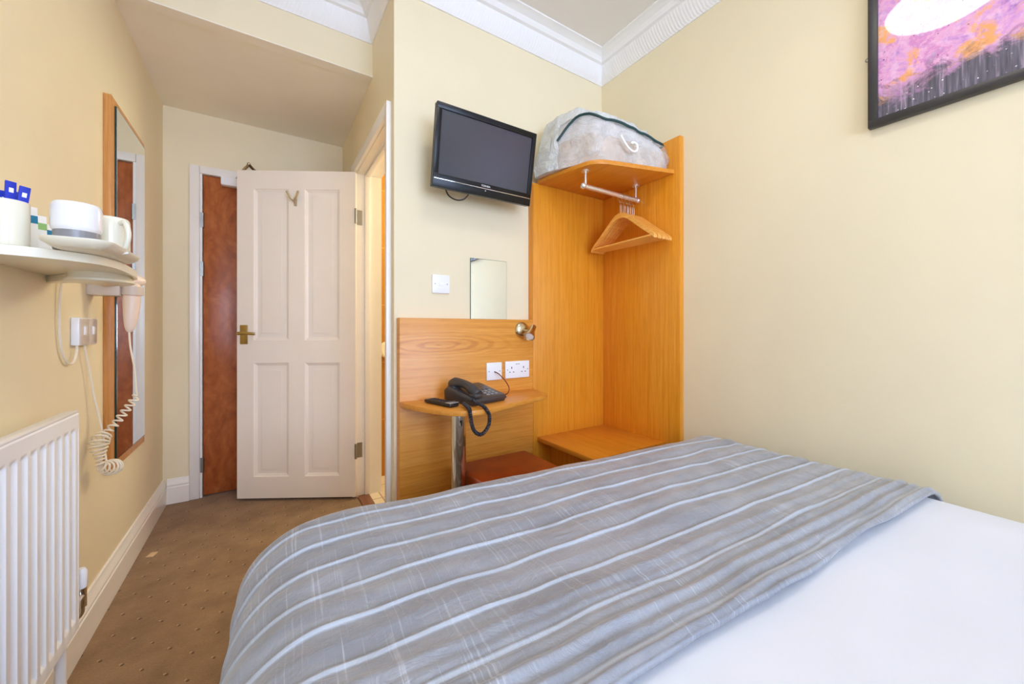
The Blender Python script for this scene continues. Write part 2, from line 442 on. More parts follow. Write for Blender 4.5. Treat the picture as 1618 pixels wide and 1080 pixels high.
# ------------------------------------------------------------------ mesh helpers
class MB:
    def __init__(self): self.bm = bmesh.new()
    def _merge(self, t, mat=None):
        if mat is not None: bmesh.ops.transform(t, matrix=mat, verts=t.verts)
        me = bpy.data.meshes.new('tmp'); t.to_mesh(me); t.free()
        self.bm.from_mesh(me); bpy.data.meshes.remove(me)
        return self
    def box(self, x0, x1, y0, y1, z0, z1, bev=0, seg=2, mat=None):
        t = bmesh.new()
        bmesh.ops.create_cube(t, size=1)
        for v in t.verts:
            v.co = Vector(((x0 + x1) / 2 + v.co.x * (x1 - x0), (y0 + y1) / 2 + v.co.y * (y1 - y0), (z0 + z1) / 2 + v.co.z * (z1 - z0)))
        if bev: bmesh.ops.bevel(t, geom=list(t.edges), offset=bev, segments=seg, profile=.5, affect='EDGES')
        return self._merge(t, mat)
    def cyl(self, p0, p1, r0, r1=None, n=24, caps=True):
        r1 = r0 if r1 is None else r1
        p0, p1 = Vector(p0), Vector(p1)
        t = bmesh.new()
        bmesh.ops.create_cone(t, cap_ends=caps, segments=n, radius1=r0, radius2=r1, depth=(p1 - p0).length)
        q = Vector((0, 0, 1)).rotation_difference((p1 - p0).normalized())
        return self._merge(t, Matrix.Translation((p0 + p1) / 2) @ q.to_matrix().to_4x4())
    def sphere(self, c, r, sc=(1, 1, 1), n=20):
        t = bmesh.new()
        bmesh.ops.create_uvsphere(t, u_segments=n, v_segments=max(8, n // 2), radius=r)
        return self._merge(t, Matrix.Translation(c) @ Matrix.Diagonal((*sc, 1)))
    def lathe(self, prof, c=(0, 0, 0), n=32, sx=1, sy=1, mat=None):
        t = bmesh.new(); rings = []
        for r, z in prof:
            if r < 1e-6: rings.append([t.verts.new((0, 0, z))])
            else: rings.append([t.verts.new((r * sx * math.cos(2 * PI * i / n), r * sy * math.sin(2 * PI * i / n), z)) for i in range(n)])
        for a, b in zip(rings, rings[1:]):
            for i in range(n):
                j = (i + 1) % n
                if len(a) == 1 and len(b) == 1: continue
                if len(a) == 1: t.faces.new((a[0], b[j], b[i]))
                elif len(b) == 1: t.faces.new((a[i], a[j], b[0]))
                else: t.faces.new((a[i], a[j], b[j], b[i]))
        bmesh.ops.recalc_face_normals(t, faces=t.faces)
        return self._merge(t, Matrix.Translation(c) @ (mat or Matrix()))
    def prism(self, pts, z0, z1, bev=0, mat=None):
        t = bmesh.new()
        f = t.faces.new([t.verts.new((x, y, z0)) for x, y in pts])
        e = bmesh.ops.extrude_face_region(t, geom=[f])
        for v in e['geom']:
            if isinstance(v, bmesh.types.BMVert): v.co.z = z1
        bmesh.ops.recalc_face_normals(t, faces=t.faces)
        if bev:
            es = [x for x in t.edges if abs(x.verts[0].co.z - x.verts[1].co.z) < 1e-7]
            bmesh.ops.bevel(t, geom=es, offset=bev, segments=2, profile=.5, affect='EDGES')
        return self._merge(t, mat)
    def tube(self, pts, r, n=8, closed=False, taper=None):
        pts = [Vector(p) for p in pts]
        t = bmesh.new(); rings = []
        up = Vector((0, 0, 1))
        prev = None
        for i, p in enumerate(pts):
            a = pts[i - 1] if (i or closed) else pts[0]
            b = pts[(i + 1) % len(pts)] if (i + 1 < len(pts) or closed) else pts[-1]
            d = (b - a).normalized()
            if prev is None:
                u = d.orthogonal().normalized()
            else:
                u = (prev - d * prev.dot(d))
                u = u.normalized() if u.length > 1e-6 else d.orthogonal().normalized()
            prev = u
            w = d.cross(u)
            rr = r if taper is None else r * taper[i]
            rings.append([t.verts.new(p + (u * math.cos(2 * PI * k / n) + w * math.sin(2 * PI * k / n)) * rr) for k in range(n)])
        for i in range(len(rings) - (0 if closed else 1)):
            a, b = rings[i], rings[(i + 1) % len(rings)]
            for k in range(n):
                t.faces.new((a[k], a[(k + 1) % n], b[(k + 1) % n], b[k]))
        if not closed:
            t.faces.new(rings[0]); t.faces.new(rings[-1])
        bmesh.ops.recalc_face_normals(t, faces=t.faces)
        return self._merge(t)
    def quads(self, verts, faces):
        vs = [self.bm.verts.new(v) for v in verts]
        for f in faces: self.bm.faces.new([vs[i] for i in f])
        return self
    def build(self, name, mat, parent=None, origin=None, smooth=40):
        bm = self.bm
        o3 = Vector(origin) if origin is not None else (Vector(parent['_o']) if parent is not None and '_o' in parent else Vector((0, 0, 0)))
        if o3.length: bmesh.ops.translate(bm, verts=bm.verts, vec=-o3)
        me = bpy.data.meshes.new(name)
        bm.to_mesh(me); bm.free()
        if smooth:
            me.polygons.foreach_set('use_smooth', [True] * len(me.polygons))
            me.set_sharp_from_angle(angle=R(smooth))
        me.materials.append(mat)
        ob = bpy.data.objects.new(name, me)
        COL.objects.link(ob)
        if parent is not None:
            ob.parent = parent
        else:
            ob.location = o3
        return ob

ROOTS = []
def thing(name, label, cat, loc=(0, 0, 0), rot=(0, 0, 0), group=None, world=True):
    """Empty at the thing's base; parts given in world coordinates when world is True, else in its own frame."""
    o = bpy.data.objects.new(name, None)
    o.empty_display_size = .05
    COL.objects.link(o)
    o.location = loc; o.rotation_euler = rot
    o['label'] = label; o['category'] = cat
    if group: o['group'] = group
    o['_o'] = tuple(loc) if world else (0, 0, 0)
    ROOTS.append(o)
    return o

def tag(o, label, cat, group=None):
    o['label'] = label; o['category'] = cat
    if group: o['group'] = group
    return o

def structure(o, label=None):
    o['kind'] = 'structure'
    if label: o['label'] = label
    return o

def subpart(mb, name, mat, part, root, smooth=40):
    o3 = Vector(root['_o'])
    ob = mb.build(name, mat, None, origin=(0, 0, 0), smooth=smooth)
    if o3.length:
        ob.data.transform(Matrix.Translation(-o3))
    ob.location = (0, 0, 0)
    ob.parent = part
    return ob

def smooth_path(pts, n=8):
    """Catmull-Rom through points."""
    P = [Vector(p) for p in pts]
    out = []
    for i in range(len(P) - 1):
        p0 = P[max(i - 1, 0)]; p1 = P[i]; p2 = P[i + 1]; p3 = P[min(i + 2, len(P) - 1)]
        for k in range(n):
            t = k / n
            out.append(.5 * ((2 * p1) + (p2 - p0) * t + (2 * p0 - 5 * p1 + 4 * p2 - p3) * t * t + (3 * p1 - p0 - 3 * p2 + p3) * t ** 3))
    out.append(P[-1])
    return out

def helix(path, r, turns, per=12):
    """coil wound round a smooth path."""
    P = smooth_path(path, 24)
    d = [0]
    for a, b in zip(P, P[1:]): d.append(d[-1] + (b - a).length)
    tot = d[-1]; out = []; prev = None
    n = int(turns * per)
    j = 0
    for i in range(n + 1):
        s = tot * i / n
        while j < len(P) - 2 and d[j + 1] < s: j += 1
        f = (s - d[j]) / max(1e-9, d[j + 1] - d[j])
        p = P[j].lerp(P[j + 1], min(1, f))
        t = (P[j + 1] - P[j]).normalized()
        if prev is None: u = t.orthogonal().normalized()
        else:
            u = prev - t * prev.dot(t); u.normalize()
        prev = u
        w = t.cross(u)
        a = 2 * PI * i / per
        rr = r(i / n) if callable(r) else r
        out.append(p + (u * math.cos(a) + w * math.sin(a)) * rr)
    return out

# ------------------------------------------------------------------ room dimensions (metres)
XL, XR = -.51, 1.735          # left and right wall
YT = 1.684                    # wall with the television
XP = .47                      # bathroom partition face in the passage
YH = 3.01                     # end of the passage
YF = -2.7                     # window wall behind the viewer
ZC = 2.655                    # ceiling
YS, ZS = 2.08, 2.35           # dropped passage ceiling
ZK = 2.515                    # foot of the cornice
PT = .143                     # partition thickness
D0, D1, DZ = 1.752, 2.49, 1.985  # bathroom doorway

# floor
structure(MB().box(XL - .1, XR + .1, YF - .1, YT + .05, -.06, 0).box(XL - .1, XP + .02, YT + .05, YH + .2, -.06, 0).build('floor', M['carpet']))
structure(MB().box(XP + .02, 1.95, YT + .05, YH + .2, -.06, .004).build('floor_bathroom', M['floortile']))
structure(MB().box(XP + .005, XP + .07, D0, D1, 0, .012, .004).build('trim_threshold', M['threshold']))
# walls
structure(MB().box(XL - .12, XL, YF - .12, YH + .15, 0, ZC + .1).build('wall_left', M['cream']))
sy0_, sy1_, sz0_, sz1_ = -2.35, -.95, .75, 2.38       # unseen side window added in the right wall to brighten the left side
structure(MB().box(XR, XR + .12, sy1_, YT + .1, 0, ZC + .1).box(XR, XR + .12, YF - .12, sy0_, 0, ZC + .1).box(XR, XR + .12, sy0_, sy1_, 0, sz0_)
          .box(XR, XR + .12, sy0_, sy1_, sz1_, ZC + .1).build('wall_right', M['cream']))
structure(MB().box(XP, XR, YT, D0 - .02, 0, ZC + .1).build('wall_back', M['cream']))
structure(MB().box(XP, XP + PT, D1 + .02, YH, 0, ZC + .1)
          .box(XP, XP + PT, D0 - .02, D1 + .02, DZ + .02, ZC + .1).build('wall_passage', M['cream']))
structure(MB().box(XL, -.340, YH, YH + .12, 0, ZC).box(.445, XP + PT, YH, YH + .12, 0, ZC).box(-.340, .445, YH, YH + .12, 1.995, ZC).box(-.45, .55, YH + .121, YH + .15, 0, 2.1).build('wall_end', M['cream']))  # last box: unseen backing added behind the door to stop light leaking
structure(MB().box(XL, XP, YS, YS + .06, ZS, ZC + .1).build('wall_lintel', M['cream']))
# window wall behind the viewer
wx0, wx1, wz0, wz1 = -.44, 1.45, .75, 2.38
structure(MB().box(XL, wx0, YF - .12, YF, 0, ZC + .1).box(wx1, XR, YF - .12, YF, 0, ZC + .1)
          .box(wx0, wx1, YF - .12, YF, 0, wz0).box(wx0, wx1, YF - .12, YF, wz1, ZC + .1).build('wall_front', M['cream']))
win = bpy.data.objects.new('window_1', None); COL.objects.link(win); structure(win, 'white framed window in the wall behind the viewer')
win.location = ((wx0 + wx1) / 2, YF - .06, wz0); win['_o'] = tuple(win.location)
fb = MB()
for a in ((wx0, wx0 + .05, wz0 + .05, wz1 - .05), (wx1 - .05, wx1, wz0 + .05, wz1 - .05), (wx0, wx1, wz0, wz0 + .05), (wx0, wx1, wz1 - .05, wz1), (wx0 + .05, wx1 - .05, 1.52, 1.57)):
    fb.box(a[0], a[1], YF - .09, YF - .04, a[2], a[3], .002)
wf = fb.build('window_frame', M['gloss'], win)
MB().box(wx0 + .05, wx1 - .05, YF - .068, YF - .064, wz0 + .05, wz1 - .05).build('pane', M['pane'], win)
MB().box(wx0 - .04, wx1 + .04, YF - .04, YF + .08, wz0 - .03, wz0, .005).build('window_sill', M['gloss'], win)
fill_win = bpy.data.objects.new('fill_window', None); COL.objects.link(fill_win); structure(fill_win, 'added white framed side window behind the viewer, brightening the left wall and passage')
fill_win.location = (XR + .06, (sy0_ + sy1_) / 2, sz0_); fill_win['_o'] = tuple(fill_win.location)
fb = MB()
for a in ((sy0_, sy0_ + .05, sz0_ + .05, sz1_ - .05), (sy1_ - .05, sy1_, sz0_ + .05, sz1_ - .05), (sy0_, sy1_, sz0_, sz0_ + .05), (sy0_, sy1_, sz1_ - .05, sz1_), (sy0_ + .05, sy1_ - .05, 1.52, 1.57)):
    fb.box(XR + .04, XR + .09, a[0], a[1], a[2], a[3], .002)
fb.build('window_frame', M['gloss'], fill_win)
MB().box(XR + .064, XR + .068, sy0_ + .05, sy1_ - .05, sz0_ + .05, sz1_ - .05).build('pane', M['pane'], fill_win)
MB().box(XR - .08, XR + .04, sy0_ - .04, sy1_ + .04, sz0_ - .03, sz0_, .005).build('window_sill', M['gloss'], fill_win)

# ceilings
structure(MB().box(XL - .1, XR + .1, YF - .1, YS + .06, ZC, ZC + .1).build('ceiling', M['ceiling']))
structure(MB().box(XL, XP, YS + .06, YH, ZS, ZS + .1).box(XL, XP, YS, YS + .06, ZS - .004, ZS).build('ceiling_passage', M['soffit']))
# bathroom shell
YB = 2.75
structure(MB().box(XP + PT, 1.95, YB, YB + .1, 0, 2.45).build('wall_bathroom', M['tile']))
structure(MB().box(1.85, 1.95, YT + .1, YB, 0, 2.45).build('wall_bathroom_side', M['tile']))
structure(MB().box(XP + PT, 1.95, YT + .05, YB + .1, 2.4, 2.5).build('ceiling_bathroom', M['ceiling']))

# cornice, one run per wall with mitred ends
poly = [(XL, YF), (XR, YF), (XR, YT), (XP, YT), (XP, YS), (XL, YS)]
prof = [(0, 0), (.006, 0), (.008, .006), (.014, .012), (.026, .05), (.034, .085), (.036, .098), (.052, .102), (.056, .110), (.060, .113),
        (.064, .122), (.078, .130), (.094, .133), (.106, .135), (.108, .140)]
def offset_poly(d):
    out = []; n = len(poly)
    for i in range(n):
        p0, p1, p2 = Vector(poly[i - 1]), Vector(poly[i]), Vector(poly[(i + 1) % n])
        a = (p1 - p0).normalized(); b = (p2 - p1).normalized()
        na = Vector((-a.y, a.x)); nb = Vector((-b.y, b.x))
        k = na + nb
        out.append(p1 + k * (d / (1 + na.dot(nb))))
    return out
rings = [offset_poly(d) for d, z in prof]
for i in range(len(poly)):
    j = (i + 1) % len(poly)
    mb = MB(); vs = []; fs = []
    for (d, z), rg in zip(prof, rings):
        vs += [(rg[i].x, rg[i].y, ZK + z), (rg[j].x, rg[j].y, ZK + z)]
    for k in range(len(prof) - 1):
        fs.append((2 * k, 2 * k + 1, 2 * k + 3, 2 * k + 2))
    mb.quads(vs, fs)
    structure(mb.build('trim_cornice', M['cornice'], origin=(0, 0, ZK), smooth=30))

# baseboards: moulded profile
def skirting(name, p0, p1, inward, h=.145):
    prof = [(0, 0), (.02, 0), (.02, h * .66), (.017, h * .69), (.017, h * .73), (.019, h * .76), (.014, h * .86), (.008, h * .93), (.007, h * .985), (.004, h), (0, h)]
    vs = []; fs = []
    for d, z in prof:
        vs += [(p0[0] + inward[0] * d, p0[1] + inward[1] * d, z), (p1[0] + inward[0] * d, p1[1] + inward[1] * d, z)]
    for k in range(len(prof) - 1): fs.append((2 * k, 2 * k + 1, 2 * k + 3, 2 * k + 2))
    n = len(prof)
    fs.append([2 * k for k in range(n)]); fs.append([2 * k + 1 for k in range(n)])
    mb = MB().quads(vs, fs)
    bmesh.ops.recalc_face_normals(mb.bm, faces=mb.bm.faces)
    return structure(mb.build(name, M['gloss'], smooth=30))
skirting('baseboard_left', (XL, YF), (XL, YH), (1, 0))
skirting('baseboard_end', (XL + .02, YH), (-.388, YH), (0, -1))
skirting('baseboard_right', (XR, YF), (XR, 1.14), (-1, 0))

# ------------------------------------------------------------------ door at the passage end (brown) and its frame
fr = MB()
fr.box(-.388, -.340, YH - .018, YH, 0, 1.976 + .052, .004).box(.435, .466, YH - .018, YH, 0, 2.028, .004).box(-.3395, .4345, YH - .018, YH, 1.982, 2.028, .002)
structure(fr.build('trim_end_doorframe', M['gloss']))
structure(MB().box(-.3395, -.327, YH - .010, YH + .1, 0, 1.981).box(.432, .4445, YH - .010, YH + .1, 0, 1.981).box(-.3395, .4445, YH - .010, YH + .1, 1.9815, 1.9945)
          .build('trim_end_lining', M['gloss']))
d1 = bpy.data.objects.new('door_1', None); COL.objects.link(d1); structure(d1, 'red-brown veneered entrance door at the end of the passage')
d1.location = (-.325, YH, .008); d1['_o'] = tuple(d1.location)
MB().box(-.324, .430, YH + .004, YH + .044, .008, 1.978, .002).build('door_leaf', M['veneer'], d1)
for z in (.20, 1.40, 1.70):
    MB().cyl((-.325, YH - .004, z - .045), (-.325, YH - .004, z + .045), .006, n=10).box(-.337, -.326, YH - .013, YH - .009, z - .045, z + .045).build('hinge', M['steel'], d1)
cl = MB().box(-.235, .03, YH - .05, YH + .004, 1.925, 1.978, .008).build('door_closer', M['whiteplastic'], d1)
subpart(MB().tube(smooth_path([(-.155, YH - .03, 1.975), (-.128, YH - .09, 2.005), (-.088, YH - .155, 2.040)], 4), .009, 8)
        .tube(smooth_path([(-.088, YH - .155, 2.042), (-.055, YH - .11, 2.022), (.02, YH - .02, 1.99)], 4), .009, 8)
        .sphere((-.088, YH - .157, 2.043), .0105), 'closer_arm', M['satin'], cl, d1)

# ------------------------------------------------------------------ bathroom doorway lining and architrave
ar = MB()
ar.box(XP - .022, XP, D0 - .026, D0, 0, DZ + .058, .002)
ar.box(XP - .022, XP, D1 + .012, D1 + .07, 0, DZ + .058, .002)
ar.box(XP - .022, XP, D0 + .0005, D1 + .0115, DZ, DZ + .058, .002)
structure(ar.build('trim_bathroom_architrave', M['gloss']))
ln = MB()
ln.box(XP - .004, XP + PT + .004, D0 - .0195, D0, 0, DZ - .0005)
ln.box(XP - .004, XP + PT + .004, D1, D1 + .0195, 0, DZ - .0005)
ln.box(XP - .004, XP + PT + .004, D0 - .0195, D1 + .0195, DZ, DZ + .0195)
ln.box(XP + .045, XP + .075, D1 - .014, D1, 0, DZ, .002).box(XP + .045, XP + .075, D0, D0 + .014, 0, DZ, .002).box(XP + .045, XP + .075, D0 + .0145, D1 - .0145, DZ - .014, DZ, .002)
structure(ln.build('trim_bathroom_lining', M['gloss']))

# white four-panel bathroom door standing open into the passage; own frame: x from hinge to free edge, y = 0 visible face, +y behind
ang = math.atan2(2.824 - 2.469, -.1408 - .462)
d2 = bpy.data.objects.new('door_2', None); COL.objects.link(d2); structure(d2, 'white four-panel bathroom door standing open into the passage')
d2.location = (.458, 2.469, .016); d2.rotation_euler = (0, 0, ang); d2['_o'] = (0, 0, 0)
W, H, T = .70, 1.968, .036
# visible face looks along local +y after rotation by ~150 deg; put face at y=+0
stx, mull = .093, .088
pw = (W - 2 * stx - mull) / 2
zr = [(.125, .815), (.945, 1.862)]
xr = [(stx, stx + pw), (stx + pw + mull, W - stx)]
lf = MB()
xs = [(0, stx), (stx + pw, stx + pw + mull), (W - stx, W)]
for a, b_ in xs: lf.box(a, b_, -T, 0, 0, H)
for a, b_ in xr:
    lf.box(a, b_, -T, 0, 0, zr[0][0]).box(a, b_, -T, 0, zr[0][1], zr[1][0]).box(a, b_, -T, 0, zr[1][1], H)
bmesh.ops.remove_doubles(lf.bm, verts=lf.bm.verts, dist=1e-5)
lf.build('door_leaf', M['doorpaint'], d2, smooth=0)
for a, b_ in xr:
    for z0, z1 in zr:
        p = MB(); vs = []; fs = []
        for ins, y in ((0, 0), (.004, -.001), (.008, -.006), (.017, -.0095), (.020, -.012), (.034, -.012), (.050, -.0065), (.052, -.0065)):
            vs += [(a + ins, y, z0 + ins), (b_ - ins, y, z0 + ins), (b_ - ins, y, z1 - ins), (a + ins, y, z1 - ins)]
        for k in range(7):
            for c in range(4):
                fs.append((4 * k + c, 4 * k + (c + 1) % 4, 4 * k + 4 + (c + 1) % 4, 4 * k + 4 + c))
        fs.append((28, 29, 30, 31))
        p.quads(vs, fs)
        vb = len(p.bm.verts)
        p.box(a, b_, -T + .006, -.0135, z0, z1)
        bmesh.ops.recalc_face_normals(p.bm, faces=p.bm.faces)
        p.build('panel', M['doorpaint'], d2, smooth=20)
# lever handle on a back plate
hx = W - .042
hp = MB().box(hx - .022, hx + .022, 0, .006, .925, 1.04, .002).build('handle_plate', M['brass'], d2)
subpart(MB().cyl((hx, .004, .99), (hx, .045, .99), .009, n=16).tube(smooth_path([(hx + .006, .045, .99), (hx - .03, .048, .992), (hx - .075, .046, .988), (hx - .088, .040, .988)], 5), .0085, 10)
        .sphere((hx + .004, .045, .99), .0105), 'lever', M['brass'], hp, d2)
# two-prong coat hook
cx = W / 2 + .005
hk = MB()
hk.box(cx - .009, cx + .009, 0, .006, 1.755, 1.80, .003)
hk.tube(smooth_path([(cx, .006, 1.775), (cx + .004, .022, 1.785), (cx + .018, .032, 1.802), (cx + .032, .036, 1.828)], 5), .0062, 8)
hk.tube(smooth_path([(cx, .006, 1.775), (cx - .004, .022, 1.785), (cx - .018, .032, 1.802), (cx - .030, .036, 1.828)], 5), .0062, 8)
hk.sphere((cx + .032, .036, 1.829), .0075).sphere((cx - .030, .036, 1.829), .0075)
hk.build('coat_hook', M['satin'], d2)
for z in (.275, 1.70):
    MB().cyl((-.002, .004, z - .045), (-.002, .004, z + .045), .006, n=10).build('hinge', M['steel'], d2)
hg = MB()
for z in (.29, 1.715):
    hg.box(XP, XP + .03, D1 - .003, D1 - .0005, z - .045, z + .045)
structure(hg.build('trim_hinge_leaves', M['steel']))

# ------------------------------------------------------------------ radiator
rad = thing('radiator', 'white ribbed panel radiator under the shelf on the left wall', 'radiator', (-.46, 1.05, 0))
ry0, ry1, rz0, rz1, rxf = .62, 1.488, .23, .808, -.420
pitch = .0402
def rib(y, z):
    d = abs(((y - 1.473) / pitch + .5) % 1 - .5) * pitch       # distance from ridge line
    ridge = 1 - min(1, max(0, (d - .0065) / .0045))
    ridge = ridge * ridge * (3 - 2 * ridge)
    e = min(1, max(0, (z - (rz0 + .032)) / .012)) * min(1, max(0, ((rz1 - .038) - z) / .012))
    edge = min(1, max(0, (ry1 - .003 - y) / .004))
    return -.007 * (1 - ridge) * e * edge
rp = MB()
ny = int((ry1 - ry0) / .0025); zs = [rz0, rz0 + .004] + [rz0 + .03 + .003 * k for k in range(6)] + [.45, .6] + [rz1 - .053 + .003 * k for k in range(7)] + [rz1 - .004, rz1]
vs = []; fs = []
for i in range(ny + 1):
    y = ry0 + (ry1 - ry0) * i / ny
    for z in zs:
        vs.append((rxf + rib(y, z) - (.003 if z in (rz0, rz1) else 0), y, z))
nz = len(zs)
for i in range(ny):
    for k in range(nz - 1):
        fs.append((i * nz + k, (i + 1) * nz + k, (i + 1) * nz + k + 1, i * nz + k + 1))
rp.quads(vs, fs)
rp.box(rxf - .016, rxf - .009, ry0, ry1, rz0, rz1)
rp.build('front_panel', M['radiator'], rad, smooth=35)
MB().box(rxf - .026, rxf - .001, ry0 - .002, ry1 + .002, rz1 - .001, rz1 + .007, .003).build('top_edge', M['radiator'], rad)
MB().box(rxf - .024, rxf - .002, ry1 - .001, ry1 + .003, rz0 + .004, rz1, .001).build('side_edge', M['radiator'], rad)
for yb in (.80, 1.36):
    for zb in (rz0 + .05, rz1 - .10): MB().box(XL + .002, rxf - .016, yb, yb + .03, zb, zb + .04, .002).build('wall_bracket', M['radiator'], rad)
vl = MB().cyl((rxf - .006, ry1, .300), (rxf - .006, ry1 + .035, .300), .009, n=14).cyl((rxf - .006, ry1 + .035, .27), (rxf - .006, ry1 + .035, .322), .011, n=14).build('valve', M['chrome'], rad)
subpart(MB().lathe([(.0, .375), (.008, .375), (.0125, .367), (.0125, .33), (.011, .322), (0, .322)], (rxf - .006, ry1 + .035, 0), 16), 'valve_cap', M['whiteplastic'], vl, rad)
MB().cyl((rxf - .02, ry1 - .045, .0), (rxf - .02, ry1 - .045, rz0 + .01), .011, n=16).build('pipe', M['gloss'], rad)
MB().tube(smooth_path([(rxf - .006, ry1 + .035, .275), (rxf - .008, ry1 + .034, .25), (rxf - .03, ry1 + .03, .235), (XL + .003, ry1 + .026, .232)], 5), .007, 10).build('pipe', M['chrome'], rad)

# ------------------------------------------------------------------ tall mirror on the left wall
wm = thing('wall_mirror', 'tall frameless mirror on an oak backboard, hung on the left wall', 'mirror', (XL, 2.26, .495))
MB().box(XL, -.488, 2.024, 2.492, .495, 1.912, .0015).build('backboard', M['mirror_oak'], wm)
g = MB().box(-.488, -.482, 2.06, 2.468, .53, 1.885).build('glass', M['glassedge'], wm, smooth=0)
subpart(MB().box(-.4822, -.4815, 2.064, 2.464, .534, 1.881), 'silvering', M['mirror'], g, wm, smooth=0)

# ------------------------------------------------------------------ shelf with tea things
ZSH = 1.192
sh = thing('wall_shelf', 'cream moulded plastic shelf on the left wall holding the tea things', 'shelf', (XL, 1.37, 1.155))
outline = [(XL, 1.112), (-.423, 1.134), (-.369, 1.152), (-.322, 1.186), (-.303, 1.225), (-.295, 1.279), (-.296, 1.36), (-.302, 1.45), (-.312, 1.51), (-.332, 1.555), (-.37, 1.595), (-.43, 1.618), (XL, 1.625)]
op = smooth_path([(x, y, 0) for x, y in outline], 4)
MB().prism([(p.x, p.y) for p in op], 1.1785, ZSH, .002).build('shelf_top', M['creamplastic'], sh)
MB().lathe([(0, 1.1785), (.060, 1.1785), (.062, 1.166), (.066, 1.162), (.066, 1.157), (.062, 1.1545), (0, 1.1545)], (-.376, 1.475, 0), 48, 1.0, 1.12).build('boss', M['creamplastic'], sh)
MB().prism([(XL, 1.585), (-.43, 1.475), (-.40, 1.525), (XL, 1.618)], 1.160, 1.178, .001).build('bracket', M['creamplastic'], sh)
opts = [(p.x, p.y) for p in op]
vs = []; fs = []
for i, (x, y) in enumerate(opts):
    a = Vector(opts[max(i - 1, 0)]); b_ = Vector(opts[min(i + 1, len(opts) - 1)])
    t = (b_ - a).normalized()
    ix, iy = max(XL, x - t.y * .005), y + t.x * .005
    ox, oy = max(XL, x + t.y * .001), y - t.x * .001
    vs += [(ox, oy, ZSH - .001), (ox, oy, 1.1725), (ix, iy, 1.1725), (ix, iy, ZSH - .001)]
for i in range(len(opts) - 1):
    for c in range(4): fs.append((4 * i + c, 4 * i + (c + 1) % 4, 4 * i + 4 + (c + 1) % 4, 4 * i + 4 + c))
mb = MB().quads(vs, fs); bmesh.ops.recalc_face_normals(mb.bm, faces=mb.bm.faces)
mb.build('shelf_lip', M['creamplastic'], sh)

# cream beaker of sugar sticks
mc = Vector((-.4345, 1.187, ZSH + .0003))
mg = thing('mug', 'cream straight-sided beaker holding blue sachets at the near end of the shelf', 'mug', mc)
MB().lathe([(0, 0), (.026, 0), (.029, .003), (.030, .010), (.030, .090), (.0292, .093), (.0275, .091), (.0265, .05), (.026, .008), (0, .006)], mc, 40).build('body', M['creamchina'], mg)
sticks = [((-.012, -.020), (.02, -.12), .116, 'leftmost'), ((-.004, .012), (.02, -.05), .104, 'second from the left'), ((.010, -.020), (.02, .02), .120, 'tallest'),
          ((.020, -.010), (.03, .10), .116, 'rightmost'), ((.016, .014), (-.08, .05), .108, 'rearmost')]
for (ox, oy), (tx, ty), ln_, which in sticks:
    b_ = mc + Vector((ox * .7, oy * .7, .010))
    st = thing('sugar_sachet', f'blue paper sugar stick in the cream beaker, {which} of the five', 'sachet', b_, (tx, ty, random.uniform(.6, .9)), 'sugar sticks in the cream beaker', world=False)
    MB().box(-.0075, .0075, -.002, .002, 0, ln_, .001).build('wrapper', M['bluepaper'], st)
    MB().box(-.0030, .0032, -.0026, -.0018, ln_ - .022, ln_ - .013).build('print_patch', M['paper'], st)
stir = thing('stirrer', 'thin brown wooden stirrer leaning in the cream beaker', 'stirrer', mc + Vector((.012, .006, .010)), (-.05, .12, .6), world=False)
MB().box(-.003, .003, -.0008, .0008, 0, .100, .0006).build('stick', M['brownstick'], stir)

# tea envelopes standing behind the tray
for i, (x, y, rz, mt, lab) in enumerate([
        (-.440, 1.262, .72, 'tealpaper', 'white tea envelope with a teal band, nearest the beaker'),
        (-.430, 1.285, .76, 'greenpaper', 'white tea envelope with a green band, middle of the three'),
        (-.419, 1.306, .80, 'tealpaper', 'small tea envelope with a teal band, next to the tray')]):
    e = thing('tea_envelope', lab, 'tea bag', (x, y, ZSH + .0005), (-.06, 0, rz), 'tea envelopes standing on the shelf', world=False)
    h = .106 - .014 * i
    MB().box(-.024 + .004 * i, .024 - .004 * i, -.002, .002, 0, h, .0008).build('envelope', M['paper'], e)
    MB().box(-.0235 + .004 * i, .0235 - .004 * i, -.0026, -.0019, h * .66, h * .82).build('colour_band', M[mt], e)
    MB().box(-.0235 + .004 * i, .0 - .002 * i, -.0026, -.0019, h * .52, h * .62).build('colour_band', M['greenpaper' if i != 1 else 'tealpaper'], e)

# rectangular tray with rounded corners and a flared rim
tr = thing('serving_tray', 'small cream rounded tray overhanging the shelf under the white cup', 'tray', (-.319, 1.22, ZSH))
tx0, tx1, ty0, ty1 = -.372, -.266, 1.094, 1.348
def rrect(grow, rad, n=8):
    out = []
    for cx_, cy_, a0_ in ((tx1 - rad, ty1 - rad, 0), (tx0 + rad, ty1 - rad, 90), (tx0 + rad, ty0 + rad, 180), (tx1 - rad, ty0 + rad, 270)):
        for k in range(n + 1):
            a = R(a0_ + 90 * k / n)
            out.append((cx_ + (rad + grow) * math.cos(a), cy_ + (rad + grow) * math.sin(a)))
    return out
lv = [(-.024, .0003), (-.016, .0015), (-.004, .010), (.0, .0165), (.0, .0185), (-.003, .0185), (-.007, .011), (-.018, .0045), (-.024, .0040)]
vs = []; fs = []
for gr, z in lv: vs += [(x, y, ZSH + z) for x, y in rrect(gr, .032)]
nn = len(rrect(0, .03))
for k in range(len(lv) - 1):
    for c in range(nn): fs.append((k * nn + c, k * nn + (c + 1) % nn, (k + 1) * nn + (c + 1) % nn, (k + 1) * nn + c))
fs.append(tuple(range(nn - 1, -1, -1))); fs.append(tuple((len(lv) - 1) * nn + c for c in range(nn)))
mb = MB().quads(vs, fs); bmesh.ops.recalc_face_normals(mb.bm, faces=mb.bm.faces)
mb.build('dish', M['creamplastic'], tr)
ZTR = ZSH + .0046
